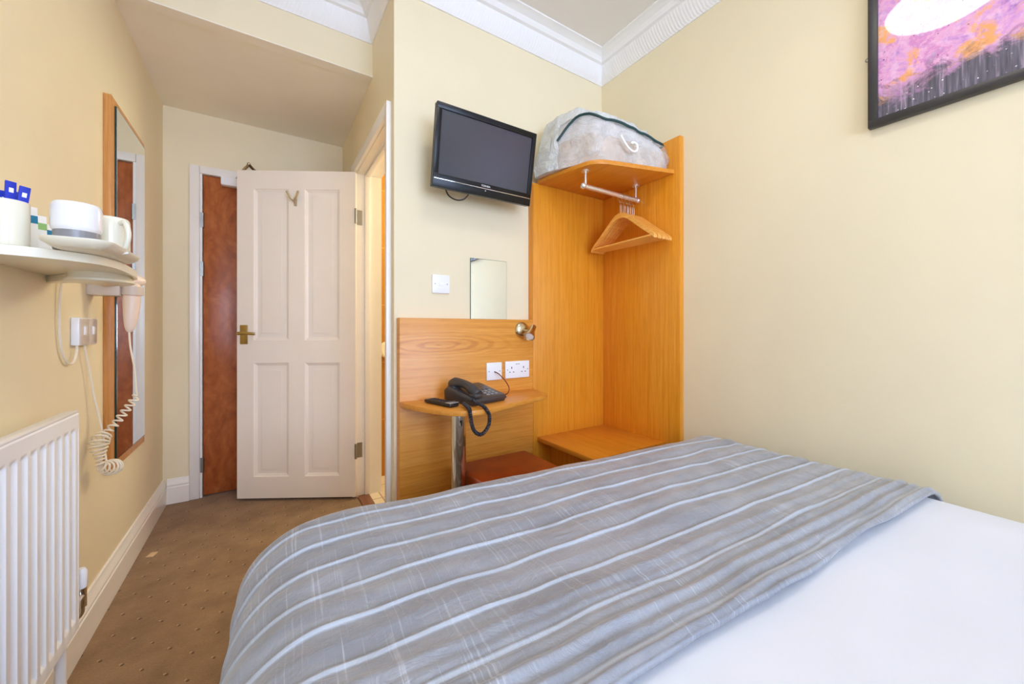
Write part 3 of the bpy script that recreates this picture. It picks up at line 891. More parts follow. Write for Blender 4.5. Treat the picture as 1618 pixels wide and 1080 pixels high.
def cup(c, r, h, body, foot, handle_dir, label, band=0):
    t = thing('cup', label, 'cup', c)
    z0 = band
    MB().lathe([(0, z0), (r * .90, z0), (r * .97, z0 + .004), (r, z0 + .010), (r, h - .012), (r * .975, h - .005), (r * .90, h), (r * .5, h + .003), (0, h + .004)], c, 40).build('body', M[body], t)
    if band: MB().lathe([(0, 0), (r * .88, 0), (r * .91, .004), (r * .91, band), (0, band + .002)], c, 32).build('foot_band', M[foot], t)
    if handle_dir:
        d = Vector((handle_dir[0], handle_dir[1], 0)).normalized()
        pts = [c + d * (r - .004) + Vector((0, 0, h * .86)), c + d * (r + .018) + Vector((0, 0, h * .84)), c + d * (r + .027) + Vector((0, 0, h * .55)), c + d * (r + .016) + Vector((0, 0, h * .24)), c + d * (r - .004) + Vector((0, 0, h * .16))]
        MB().tube(smooth_path(pts, 6), .0055, 10).build('handle', M[body], t)
cup(Vector((-.341, 1.198, ZTR)), .0385, .100, 'porcelain', 'greyband', None, 'upturned glossy white cup with a grey band, front of the cream tray', band=.041)
cup(Vector((-.312, 1.290, ZTR)), .034, .098, 'creamchina', 'greyband', (.55, -.62), 'cream cup with a looped handle behind the white one')
sp_ = thing('paper_sachet', 'white paper sachet lying against the cream cup on the tray', 'sachet', (-.285, 1.228, ZTR + .010), (.35, -.30, .3), world=False)
MB().box(-.014, .014, -.026, .026, 0, .003, .0012).build('packet', M['paper'], sp_)

# hair dryer and its wall holder
ho = thing('dryer_holder', 'grey-beige wall bracket holding the hair dryer beside the tall mirror', 'holder', (XL, 1.895, 1.15))
MB().box(XL, -.428, 1.862, 1.93, 1.147, 1.196, .003).build('arm', M['greige'], ho)
MB().lathe([(.024, 0), (.030, 0), (.030, .03), (.024, .03), (.024, 0)], (-.404, 1.895, 1.152), 28).build('ring', M['greige'], ho)
hd = thing('hair_dryer', 'pale pink-cream hair dryer hanging nose-left in the wall bracket', 'hair dryer', (-.404, 1.895, 1.02))
MB().tube(smooth_path([(-.404, 1.895, 1.21), (-.404, 1.895, 1.17), (-.405, 1.894, 1.12), (-.407, 1.892, 1.07), (-.409, 1.890, 1.035), (-.41, 1.889, 1.02)], 6), .0245, 20,
          taper=[min(1, .86 + .02 * i) if i < 8 else 1 - .78 * ((i - 8) / 22.0) ** 1.6 for i in range(31)]).build('handle', M['pinkplastic'], hd)
nz_ = MB()
a0, a1 = Vector((-.468, 1.85, 1.196)), Vector((-.375, 1.915, 1.206))
nz_.tube([a0.lerp(a1, k / 8) for k in range(9)], .024, 24, taper=[.78, .80, .86, .94, 1, 1.04, 1.0, .85, .45])
nz_.build('barrel', M['pinkplastic'], hd)
dv = (a1 - a0).normalized()
MB().cyl(a0 - dv * .001, a0 + dv * .002, .0165, n=24).build('nozzle_opening', M['black'], hd)
cord = smooth_path([(-.41, 1.889, 1.025), (-.408, 1.892, .97), (-.400, 1.905, .89), (-.397, 1.915, .81), (-.396, 1.917, .787)], 6)
cord += helix([(-.396, 1.917, .787), (-.42, 1.91, .745), (-.445, 1.895, .70), (-.466, 1.872, .668)], lambda t: .011, 7.5, 14)
cord += helix([(-.466, 1.872, .668), (-.476, 1.85, .645), (-.472, 1.845, .60), (-.468, 1.84, .568), (-.455, 1.87, .552), (-.445, 1.90, .548)], lambda t: .017 + .008 * math.sin(9 * t), 15, 16)
MB().tube(cord, .0030, 7).build('coiled_cord', M['cordwhite'], hd)
MB().tube(smooth_path([(-.497, 1.806, .98), (-.497, 1.812, .955), (-.496, 1.838, .90), (-.494, 1.865, .82), (-.486, 1.882, .74), (-.476, 1.885, .67), (-.468, 1.878, .60), (-.462, 1.872, .56)], 8), .0032, 8).build('mains_lead', M['cordwhite'], hd)

# double switched outlet on the left wall
so = thing('switched_outlet', 'white surface-mounted twin switched outlet below the shelf bracket', 'outlet', (XL, 1.813, .978))
MB().box(XL, -.4905, 1.740, 1.886, .979, 1.067, .003).build('back_box', M['whiteplastic'], so)
for y0 in (1.743, 1.8145):
    fp = MB().box(-.4915, -.4885, y0, y0 + .0685, .982, 1.064, .0012).build('faceplate', M['greige'], so)
    subpart(MB().box(-.4890, -.4855, y0 + .024, y0 + .044, 1.012, 1.040, .0012), 'rocker', M['whiteplastic'], fp, so)
pc = MB().tube(smooth_path([(-.500, 1.655, 1.187), (-.502, 1.645, 1.13), (-.503, 1.642, 1.05), (-.503, 1.655, .975), (-.502, 1.688, .932), (-.500, 1.722, .926), (-.499, 1.745, .952), (-.499, 1.752, .981)], 8), .0035, 8).build('power_cable', M['cordwhite'])
tag(pc, 'off-white flex looping from the shelf bracket to the twin outlet', 'cable')

# ------------------------------------------------------------------ card on the carpet
cd = MB().box(-.02, .02, -.014, .014, 0, .004, .001).build('card', M['card'])
cd.location = (-.437, 2.36, .0005); cd.rotation_euler = (0, 0, 1.25)
tag(cd, 'small beige scrap of card lying on the carpet near the left skirting', 'card')

# ------------------------------------------------------------------ desk unit
desk = thing('wall_desk', 'oak wall panel with a curved desktop on one chrome leg', 'desk', (.83, 1.62, 0))
px0, px1, pyf = .4815, 1.184, 1.640
MB().box(px0, px1, pyf, YT, 0, 1.080, .0015).build('back_panel', M['oak_panel'], desk)
front = smooth_path([(.484, 1.600, 0), (.497, 1.545, 0), (.5366, 1.442, 0), (.588, 1.357, 0), (.650, 1.312, 0), (.720, 1.308, 0), (.792, 1.330, 0), (.969, 1.388, 0), (1.085, 1.424, 0), (1.125, 1.444, 0), (1.140, 1.470, 0)], 6)
MB().prism([(.484, pyf)] + [(p.x, p.y) for p in front] + [(1.17, 1.60), (1.176, pyf)], .700, .720, .002).build('desktop', M['oak_h'], desk)
lg = MB().cyl((.648, 1.405, .0), (.648, 1.405, .694), .030, n=48).build('leg', M['chrome'], desk)
subpart(MB().cyl((.648, 1.405, .692), (.648, 1.405, .700), .034, n=40), 'leg_collar', M['chrome'], lg, desk)
subpart(MB().cyl((.648, 1.405, 0), (.648, 1.405, .008), .045, n=40), 'leg_foot', M['chrome'], lg, desk)
subpart(MB().sphere((.645, 1.3752, .668), .0050, n=12), 'grub_screw', M['black'], lg, desk)

# spotlight
sl = thing('spotlight', 'brass swivel spotlight on the top right corner of the oak panel', 'lamp', (1.112, pyf, 1.025))
MB().lathe([(0, .016), (.014, .018), (.032, .013), (.040, .006), (.042, 0), (0, 0)], (1.112, pyf, 1.027), 36, mat=Matrix.Rotation(R(90), 4, 'X')).build('base', M['nickel'], sl)
hc = Vector((1.133, 1.583, 1.016)); ax = Vector((-.62, -.42, -.66)).normalized()
MB().tube(smooth_path([(1.112, pyf - .014, 1.026), (1.120, 1.610, 1.022), (1.133, 1.588, 1.016)], 5), .008, 12).build('arm', M['nickel'], sl)
hm = MB()
pr = [(.0, -.042), (.010, -.044), (.016, -.040), (.0165, -.010), (.0185, .000), (.0265, .030), (.0268, .036), (.0245, .036), (.021, .028), (.0, .022)]
q = Vector((0, 0, 1)).rotation_difference(ax).to_matrix().to_4x4()
hm.lathe(pr, hc, 32, mat=q)
hm.build('head', M['nickel'], sl)
MB().lathe([(0, .033), (.012, .034), (.0205, .0325), (.0215, .028), (0, .026)], hc, 28, mat=q).build('bulb', M['whiteplastic'], sl)

def faceplate_screw(mb, x, y, z): mb.cyl((x, y - .0015, z), (x, y + .001, z), .0032, n=10)
# blank switch plate on the wall
sp2 = thing('cover_plate', 'white square cover plate on the wall below the television', 'plate', (.685, YT, 1.24))
MB().box(.642, .728, YT - .009, YT, 1.197, 1.283, .003).build('plate', M['whiteplastic'], sp2)
for x in (.655, .715): 
    q_ = MB(); faceplate_screw(q_, x, YT - .009, 1.24); q_.build('screw', M['silver'], sp2)
MB().box(.672, .698, YT - .0105, YT - .0085, 1.232, 1.248, .001).build('raised_label', M['whiteplastic'], sp2)

# phone plate
pp = thing('telephone_outlet', 'white square telephone outlet on the oak panel above the telephone', 'outlet', (.945, pyf, .824))
MB().box(.902, .988, pyf - .009, pyf, .781, .867, .003).build('plate', M['whiteplastic'], pp)
for x in (.915, .975):
    q_ = MB(); faceplate_screw(q_, x, pyf - .009, .824); q_.build('screw', M['silver'], pp)
# double socket
ds = thing('double_socket', 'white double mains socket on the oak panel by the wardrobe', 'outlet', (1.081, pyf, .826))
MB().box(1.008, 1.154, pyf - .010, pyf, .783, .869, .003).build('plate', M['whiteplastic'], ds)
for x in (1.020, 1.142):
    q_ = MB(); faceplate_screw(q_, x, pyf - .010, .826); q_.build('screw', M['silver'], ds)
for x in (1.045, 1.117):
    MB().box(x - .0022, x + .0022, pyf - .0106, pyf - .009, .831, .841).build('pin_hole', M['black'], ds)
    for s in (-1, 1):
        MB().box(x + s * .011 - .0035, x + s * .011 + .0035, pyf - .0106, pyf - .009, .812, .8165).build('pin_hole', M['grey'], ds)
for x in (1.074, 1.088):
    MB().box(x - .0045, x + .0045, pyf - .0112, pyf - .009, .8525, .8555, .0005).build('rocker', M['grey'], ds)

# wall mirror above the panel
sm = thing('vanity_mirror', 'small frameless mirror on the wall above the oak panel', 'mirror', (.94, YT, 1.082))
g = MB().box(.838, 1.043, YT - .006, YT, 1.0805, 1.378).build('glass', M['glassedge'], sm, smooth=0)
subpart(MB().box(.8392, 1.0418, YT - .0068, YT - .0058, 1.0815, 1.3765), 'silvering', M['mirror'], g, sm, smooth=0)

# ------------------------------------------------------------------ telephone (own frame: x right, y back)
ph = thing('telephone', 'charcoal corded desk telephone on the curved desktop', 'telephone', (.766, 1.487, .7203), (0, 0, R(15)), world=False)
bw, bd = .095, .098
tb = MB()
prof_y = [(-bd, .022, .016), (-bd + .012, .030, .0), (-.02, .044, 0), (.05, .060, 0), (bd - .02, .064, 0), (bd, .050, .006)]
vs = []; fs = []
for y, ztop, zb in prof_y:
    for x in (-bw, -bw * .96, bw * .96, bw):
        vs.append((x, y, ztop - (.006 if abs(x) == bw else 0)))
    vs.append((bw * .97, y, zb)); vs.append((-bw * .97, y, zb))
for i in range(len(prof_y) - 1):
    for c in range(6): fs.append((6 * i + c, 6 * i + (c + 1) % 6, 6 * i + 6 + (c + 1) % 6, 6 * i + 6 + c))
fs.append(tuple(range(6))); fs.append(tuple(6 * (len(prof_y) - 1) + c for c in range(6)))
tb.quads(vs, fs); bmesh.ops.recalc_face_normals(tb.bm, faces=tb.bm.faces)
bmesh.ops.bevel(tb.bm, geom=list(tb.bm.edges), offset=.002, segments=1, affect='EDGES')
base_ = tb.build('base', M['phone'], ph, smooth=50)
for r_ in range(4):
    for c_ in range(3):
        x = -.004 + c_ * .024 + .012; y = -.07 + r_ * .02
        z = .030 + (y + bd - .012) * (.014 / .066) if y < -.02 else .044
        mt = Matrix.Translation((x, y, z)) @ Matrix.Rotation(math.atan(.014 / .066), 4, 'X')
        MB().box(-.0075, .0075, -.0055, .0055, -.001, .003, .001, mat=mt).build('key', M['key' if r_ != 3 else 'darkkey'], ph)
hs = MB()
hx = -.062
hs.tube(smooth_path([(hx, bd - .016, .066), (hx, .055, .080), (hx, .0, .079), (hx, -.05, .062), (hx, -.085, .042)], 6), .021, 16,
        taper=[.75 + .35 * (1 if (i < 6 or i > 18) else .2 + .8 * abs((i - 12) / 6.0) ** 2) * (1 if 0 < i < 24 else .7) for i in range(25)])
hset = hs.build('handset', M['phone'], ph)
subpart(MB().box(hx - .024, hx + .024, bd - .055, bd - .006, .045, .068, .010), 'earpiece', M['phone'], hset, ph)
subpart(MB().box(hx - .024, hx + .024, -bd + .004, -bd + .046, .030, .050, .009), 'mouthpiece', M['phone'], hset, ph)
rm = Matrix.Rotation(R(-15), 4, 'Z')
inv = lambda p: rm @ (Vector(p) - Vector((.766, 1.487, .7203)))
loop = [(.690, 1.372, .752), (.700, 1.345, .742), (.712, 1.318, .732), (.722, 1.296, .712), (.726, 1.291, .690), (.720, 1.289, .660), (.702, 1.287, .638), (.682, 1.287, .632),
        (.662, 1.289, .645), (.650, 1.291, .672), (.646, 1.293, .700), (.647, 1.303, .726), (.652, 1.328, .731), (.660, 1.362, .733), (.664, 1.392, .734)]
MB().tube(helix([inv(p) for p in loop], .0058, 62, 9), .0027, 6).build('handset_cord', M['coilblack'], ph)
MB().tube(smooth_path([inv((.945, pyf - .009, .822)), inv((.955, pyf - .035, .812)), inv((.985, 1.590, .775)), inv((.985, 1.56, .745)), inv((.945, 1.52, .728)), inv((.895, 1.51, .735))], 8), .0026, 7).build('line_cord', M['cordred'], ph)

# remote control
rc = thing('remote_control', 'black remote control with a silver end lying left of the telephone', 'remote', (.607, 1.484, .7203), (0, 0, math.atan2(.17, .052) - R(90) + R(34)), world=False)
rc.rotation_euler = (0, 0, R(16))
MB().box(-.024, .024, -.085, .085, .002, .017, .005, 3).build('body', M['blackplastic'], rc)
MB().box(-.0225, .0225, -.084, -.052, .0165, .0185, .001).build('silver_end', M['silver'], rc)
for r_ in range(6):
    for c_ in range(3):
        MB().box(-.017 + c_ * .013, -.008 + c_ * .013, -.040 + r_ * .019, -.031 + r_ * .019, .0165, .0188, .0007).build('button', M['darkkey'], rc)

# ------------------------------------------------------------------ stool
sx0, sx1, sy0, sy1 = .690, 1.060, 1.165, 1.535
stl = thing('stool', 'square stool with a red-brown leather top beneath the desk', 'stool', (.875, 1.35, 0), (0, 0, 0))
sm_ = MB().box(sx0, sx1, sy0, sy1, .345, .448, .018, 4)
for v in sm_.bm.verts:
    if v.co.z > .44:
        u = (v.co.x - .875) / .185; w = (v.co.y - 1.35) / .185
        v.co.z += .006 * max(0, 1 - u * u) * max(0, 1 - w * w)
sm_.build('seat', M['leather'], stl)
MB().box(sx0 + .012, sx1 - .012, sy0 + .012, sy1 - .012, .300, .350, .003).build('apron', M['oak_h'], stl)
for x in (sx0 + .015, sx1 - .055):
    for y in (sy0 + .015, sy1 - .055):
        MB().box(x, x + .04, y, y + .04, 0, .305, .003).build('leg', M['oak_v'], stl)

# ------------------------------------------------------------------ wardrobe
wd = thing('open_wardrobe', 'open oak corner wardrobe with a shelf, chrome rail and low seat', 'wardrobe', (1.45, 1.4, 0))
wxs = 1.705
MB().box(px1 + .0015, wxs, pyf + .0005, YT, 0, 1.803, .0012).build('back_panel', M['oak_v'], wd)
spn = MB().box(wxs, XR, 1.135, YT, 0, 1.980, .0015).build('side_panel', M['oak_v'], wd)
tpts = [(1.214, pyf), (1.222, 1.56)] + [(p.x, p.y) for p in smooth_path([(1.262, 1.372, 0), (1.276, 1.325, 0), (1.300, 1.292, 0), (1.338, 1.270, 0), (1.385, 1.256, 0)], 5)] + [(wxs, 1.166), (wxs, pyf)]
MB().prism(tpts, 1.802, 1.822, .0015).build('top_shelf', M['oak_y'], wd)
MB().box(1.212, wxs, 1.215, pyf, .438, .460, .0015).build('seat_shelf', M['oak_y'], wd)
MB().box(1.30, 1.322, 1.30, pyf, 0, .438, .001).build('seat_support', M['oak_v'], wd)
MB().box(1.322, wxs, 1.31, 1.332, 0, .40, .001).build('plinth', M['oak_h'], wd)
rl = MB().cyl((1.296, 1.378, 1.725), (1.690, 1.378, 1.725), .0115, n=24).sphere((1.296, 1.378, 1.725), .0150, n=20).sphere((1.690, 1.378, 1.725), .0150, n=20).build('rail', M['railmetal'], wd)
for x in (1.310, 1.676):
    subpart(MB().cyl((x, 1.378, 1.730), (x, 1.378, 1.800), .0062, n=16).cyl((x, 1.378, 1.796), (x, 1.378, 1.802), .020, n=24), 'rail_bracket', M['railmetal'], rl, wd)

# clothes hangers, hook to rail
def hanger_parts(t):
    hook = [(0, 0, 0)]
    a = []
    for k in range(15):
        th = R(200) - R(230) * k / 14
        a.append((0, math.cos(th) * .0165, -.0035 + math.sin(th) * .0165))
    a += [(0, .0115, -.022), (0, .001, -.034), (0, 0, -.05), (0, 0, -.098)]
    MB().tube(a, .0017, 8).build('hook', M['chrome'], t)
    s = MB()
    zc = -.088
    def arm(sgn):
        top = smooth_path([(0, 0, zc), (0, sgn * .03, zc - .006), (0, sgn * .07, zc - .033), (0, sgn * .13, zc - .083), (0, sgn * .18, zc - .122), (0, sgn * .208, zc - .146), (0, sgn * .216, zc - .158)], 5)
        return [Vector((p.x, p.y, p.z)) for p in top]
    for sgn in (-1, 1):
        P = arm(sgn); n = len(P); vs = []; fs = []
        for i, p in enumerate(P):
            f = i / (n - 1)
            hgt = .027 - .010 * f if f < .93 else .014 - .06 * (f - .93)
            t_ = .0043 if f < .95 else .0032
            vs += [(-t_, p.y, p.z), (t_, p.y, p.z), (t_, p.y, p.z - hgt), (-t_, p.y, p.z - hgt)]
        for i in range(n - 1):
            for c in range(4): fs.append((4 * i + c, 4 * i + (c + 1) % 4, 4 * i + 4 + (c + 1) % 4, 4 * i + 4 + c))
        fs.append((4 * n - 4, 4 * n - 3, 4 * n - 2, 4 * n - 1))
        s.quads(vs, fs)
    bmesh.ops.remove_doubles(s.bm, verts=s.bm.verts, dist=1e-5)
    bmesh.ops.recalc_face_normals(s.bm, faces=s.bm.faces)
    s.build('shoulder', M['hanger_wood'], t, smooth=30)
    MB().cyl((0, -.196, zc - .155), (0, .196, zc - .155), .0055, n=12).build('trouser_bar', M['hanger_wood'], t)

hz = 1.725 + .0115 - .0135 + .0010
ordn = ['nearest', 'second', 'third', 'fourth', 'fifth', 'sixth', 'seventh', 'eighth', 'ninth']
proto = None
for i, nm in enumerate(ordn):
    x = 1.556 + (0, .0105, .0270, .0380, .0545, .0655, .0800, .0935, .1080)[i]
    rz = (-.030, -.026, .000, .004, .026, .030, .036, .052, .056)[i]
    lab = ('wooden clothes hanger at the free end of the bunch on the chrome rail' if i == 0 else
           f'wooden clothes hanger, {nm} in the bunch counting from the free end' if i < 8 else
           'wooden clothes hanger last in the bunch, against the wardrobe side')
    if proto is None:
        proto = thing('clothes_hanger', lab, 'hanger', (x, 1.378, hz), (0, 0, rz), 'wooden hangers on the wardrobe rail', world=False)
        hanger_parts(proto)
    else:
        c = proto.copy(); COL.objects.link(c)
        c.location = (x, 1.378, hz); c.rotation_euler = (0, 0, rz)
        c['label'] = lab
        for ch in list(proto.children):
            d_ = ch.copy(); COL.objects.link(d_); d_.parent = c

# ------------------------------------------------------------------ bagged blanket on the top shelf
bag = thing('blanket_bag', 'clear zipped plastic bag of bedding with a white handle on the wardrobe top', 'bag', (1.45, 1.42, 1.822))
plan = [(1.188, 1.628), (1.200, 1.52), (1.262, 1.376), (1.315, 1.288), (1.40, 1.246), (1.55, 1.212), (1.672, 1.190), (1.694, 1.24), (1.696, 1.45), (1.690, 1.62), (1.55, 1.632), (1.35, 1.634)]
NP = 96
def plan_pts():
    P = smooth_path([(x, y, 0) for x, y in plan + plan[:1]], 8)[:-1]
    d = [0]
    Q = P + P[:1]
    for a, b_ in zip(Q, Q[1:]): d.append(d[-1] + (b_ - a).length)
    out = []; j = 0
    for k in range(NP):
        s = d[-1] * k / NP
        while d[j + 1] < s: j += 1
        out.append(Q[j].lerp(Q[j + 1], (s - d[j]) / (d[j + 1] - d[j])))
    return out
PLAN = plan_pts()
BC = Vector((1.45, 1.44, 0))
BT = [(1.15, .10), (1.19, .165), (1.222, .275), (1.245, .312), (1.285, .305), (1.33, .272), (1.42, .230), (1.55, .192), (1.67, .168), (1.8, .15)]
def bag_top(x, y):
    for (xa, ha), (xb, hb) in zip(BT, BT[1:]):
        if x <= xb:
            f = max(0, (x - xa) / (xb - xa)); break
    else: f, ha, hb = 1, BT[-1][1], BT[-1][1]
    return ha + (hb - ha) * f + .006 * math.sin(23 * x + 9 * y)
def bag_pt(k, h, shrink=1.0, amp=1.0):
    """k index round the plan, h 0..1 up the side then over the top (h>1 runs to the middle)."""
    p = PLAN[k % NP]
    if h <= 1:
        s = 1.0 + .02 * math.sin(PI * h) - .14 * h ** 4
        zf = h
    else:
        g = h - 1
        s = .88 * (1 - g)
        zf = 1 + .10 * (1 - (1 - g) ** 2)
    q = BC + (p - BC) * s * shrink
    hh = bag_top(q.x, q.y) * .93
    z = 1.8235 + hh * zf * (1 if h <= 1 else 1) * shrink
    if h < .999: z = 1.8235 + hh * (1 - (1 - h) ** 1.1) * shrink
    n = noise.noise(Vector((q.x * 13, q.y * 13, z * 11))) + .6 * noise.noise(Vector((q.x * 31, q.y * 31, z * 27)))
    out = (p - BC).normalized()
    w = amp * .0125 * min(1, h * 4)
    q = q + out * n * w + Vector((0, 0, z + n * w * .8))
    q.x = min(q.x, 1.7035); q.y = min(q.y, YT - .006)
    if 1.80 < q.z < 1.8235: q.z = 1.8235
    return q
def bag_mesh(h0, h1, nl, shrink=1.0, amp=1.0, close_top=True, close_bottom=False):
    mb = MB(); vs = []; fs = []
    for l in range(nl + 1):
        h = h0 + (h1 - h0) * l / nl
        for k in range(NP): vs.append(bag_pt(k, h, shrink, amp))
    for l in range(nl):
        for k in range(NP):
            a = l * NP + k; b_ = l * NP + (k + 1) % NP
            fs.append((a, b_, b_ + NP, a + NP))
    if close_top: fs.append(tuple(nl * NP + k for k in range(NP)))
    if close_bottom: fs.append(tuple(range(NP - 1, -1, -1)))
    mb.quads(vs, fs)
    bmesh.ops.recalc_face_normals(mb.bm, faces=mb.bm.faces)
    return mb
bag_mesh(0, .47, 14, .955, .8, True, True).build('blanket', M['blanket'], bag, smooth=80)
bag_mesh(.475, 1.92, 30, .95, .8, True, True).build('pillow', M['pillow'], bag, smooth=80)
def bag_wall(k0, k1, h0, h1, nl):
    mb = MB(); vs = []; fs = []; nk = k1 - k0 + 1
    for l in range(nl + 1):
        for k in range(k0, k1 + 1): vs.append(bag_pt(k, h0 + (h1 - h0) * l / nl))
    for l in range(nl):
        for c in range(nk - 1):
            a = l * nk + c
            fs.append((a, a + 1, a + nk + 1, a + nk))
    mb.quads(vs, fs); bmesh.ops.recalc_face_normals(mb.bm, faces=mb.bm.faces)
    return mb
KL = int(NP * .10)
bag_wall(KL, NP - 30, 0, .80, 18).build('clear_wall', M['film'], bag, smooth=80)
bag_wall(NP - 30, NP + KL, 0, .80, 18).build('milky_side', M['filmtop'], bag, smooth=80)
bag_mesh(.80, 1.96, 24, 1.0, 1.0, True, False).build('milky_top', M['filmtop'], bag, smooth=80)
zp = []
K1 = int(NP * .50)
for k in range(KL, K1 + 1):
    f = (k - KL) / (K1 - KL)
    zp.append(bag_pt(k, .80 if f > .14 else .55 + .25 * (f / .14), 1.008))
zp = [zp[0]] + [(zp[i - 1] + zp[i] * 2 + zp[i + 1]) / 4 for i in range(1, len(zp) - 1)] + [zp[-1]]
MB().tube(zp, .0062, 8).build('zip', M['zip'], bag)
hp_ = [(1.385, 1.928), (1.405, 1.90), (1.43, 1.874), (1.455, 1.864), (1.474, 1.876), (1.472, 1.90), (1.452, 1.908), (1.443, 1.898)]
MB().tube(smooth_path([(x, 1.246 - .227 * (x - 1.40) - .026, z) for x, z in hp_], 5), .0055, 8).build('handle', M['rope'], bag)

# ------------------------------------------------------------------ television on a tilting bracket
tv = thing('television', 'small black flat television tilted forward on the wall bracket', 'television', (.846, 1.56, 1.640), (R(10.3), 0, 0), world=False)
tw, th_ = .252, .337
MB().box(-tw, tw, .0, .022, 0, th_, .004).build('back_shell', M['blackplastic'], tv)
bz = MB()
bx, bt, bbm = .022, .024, .056
for a in ((-tw, -tw + bx, bbm, th_ - bt), (tw - bx, tw, bbm, th_ - bt), (-tw, tw, th_ - bt, th_), (-tw, tw, 0, bbm)):
    bz.box(a[0], a[1], -.012, .002, a[2], a[3], .0012)
bezel = bz.build('bezel', M['tvgloss'], tv)
MB().box(-tw + bx, tw - bx, -.006, .001, bbm, th_ - bt).build('screen', M['screen'], tv, smooth=0)
subpart(MB().box(-tw + .004, tw - .004, -.0135, -.0115, .0335, .0365, .0005), 'chrome_line', M['chrome'], bezel, tv)
subpart(MB().cyl((0, -.0135, .026), (0, -.0115, .026), .0022, n=10), 'indicator', M['whiteplastic'], bezel, tv)
fc = bpy.data.curves.new('brand_lettering', 'FONT')
fc.body = 'TOSHIBA'; fc.size = .0115; fc.extrude = .0004; fc.align_x = 'CENTER'
fo = bpy.data.objects.new('brand_lettering', fc); COL.objects.link(fo)
dg = bpy.context.evaluated_depsgraph_get()
fme = bpy.data.meshes.new_from_object(fo.evaluated_get(dg))
bpy.data.objects.remove(fo)
fo = bpy.data.objects.new('brand_lettering', fme); COL.objects.link(fo)
fme.transform(Matrix.Translation((0, -.0128, .0425)) @ Matrix.Rotation(R(90), 4, 'X') @ Matrix.Diagonal((1.0, 1, 1, 1)))
fme.materials.clear(); fme.materials.append(M['whiteplastic'])
fo.parent = bezel
MB().box(-.13, .13, .022, .045, .07, .27, .01).build('rear_housing', M['blackplastic'], tv)
br_ = MB().box(-.06, .06, .045, .052, .11, .23, .002).box(-.02, .02, .05, .150, .14, .19, .003)
br_.build('bracket', M['blackplastic'], tv)
MB().tube(smooth_path([(-.185, .018, .012), (-.16, .030, -.018), (-.12, .036, -.030), (-.085, .030, -.022), (-.065, .018, .006)], 8), .0032, 8).build('cable', M['corddark'], tv)

# ------------------------------------------------------------------ picture on the right wall
pic = thing('picture', 'black framed pink and orange abstract painting on the right wall', 'picture', (XR, -.02, 1.70))
py0, py1, pz0, pz1 = -.50, .440, 1.706, 2.34
fw = .024
pf = MB()
xf = XR - .028
for a in ((py0, py0 + fw, pz0 + fw, pz1 - fw), (py1 - fw, py1, pz0 + fw, pz1 - fw), (py0, py1, pz0, pz0 + fw), (py0, py1, pz1 - fw, pz1)):
    pf.box(xf, XR - .004, a[0], a[1], a[2], a[3], .0006)
pf.build('frame', M['pictureframe'], pic)
MB().box(XR - .018, XR - .012, py0 + fw, py1 - fw, pz0 + fw, pz1 - fw).build('canvas', M['painting'], pic, smooth=0)
MB().tube([(XR - .012, py1 + .004 + .006 * math.cos(a * PI / 6), 1.945 + .006 * math.sin(a * PI / 6)) for a in range(12)], .0016, 6, closed=True).build('hanging_ring', M['steel'], pic)

# ------------------------------------------------------------------ bed: base, mattress, duvet, runner
BO = Vector((-.028, 1.083, 0)); BA = R(-3.4)
BWD = 1.694; BLN = 2.0
def bed_world(x, y, z): 
    c, s = math.cos(BA), math.sin(BA)
    return Vector((BO.x + x * c - y * s, BO.y + x * s + y * c, z))
ZT = .566
RAD = .125
def drape(x, y, off=0.0):
    """flat cloth point (bed frame: x across from the left, y<0 towards the head) -> draped point."""
    x0, x1, y1 = RAD, BWD - RAD, -RAD
    qx = min(max(x, x0), x1); qy = min(y, y1)
    dx, dy = x - qx, y - qy
    d = math.hypot(dx, dy)
    crown = .012 * (1 - ((x - BWD * .42) / (BWD * .62)) ** 2)
    if d < 1e-9: 
        return Vector((x, y, ZT + crown + off))
    ux, uy = dx / d, dy / d
    arc = RAD * PI / 2
    if d < arc:
        a = d / RAD
        h = RAD * math.sin(a); v = RAD * (1 - math.cos(a))
        nz_, nh = math.cos(a), math.sin(a)
    else:
        e = d - arc
        h = RAD + .004 * e; v = RAD + e
        nz_, nh = 0, 1
    z = ZT + crown * (1 - min(1, d / arc)) - v + off * nz_
    return Vector((qx + ux * (h + off * nh), qy + uy * (h + off * nh), z))

bed = thing('bed', 'double divan bed under the white duvet and grey runner', 'bed', bed_world(BWD / 2, -1.0, 0), (0, 0, BA), world=False)
MB().box(-.70, .70, -.98, .84, .06, .30, .01).build('base', M['base_fabric'], bed)
MB().box(-.71, .71, -1.0, .85, .302, .495, .05, 4).build('mattress', M['mattress'], bed)
for x in (-.62, .58):
    for y in (-.9, .76):
        MB().cyl((x + .02, y, 0), (x + .02, y, .062), .025, n=16).build('leg', M['blackplastic'], bed)

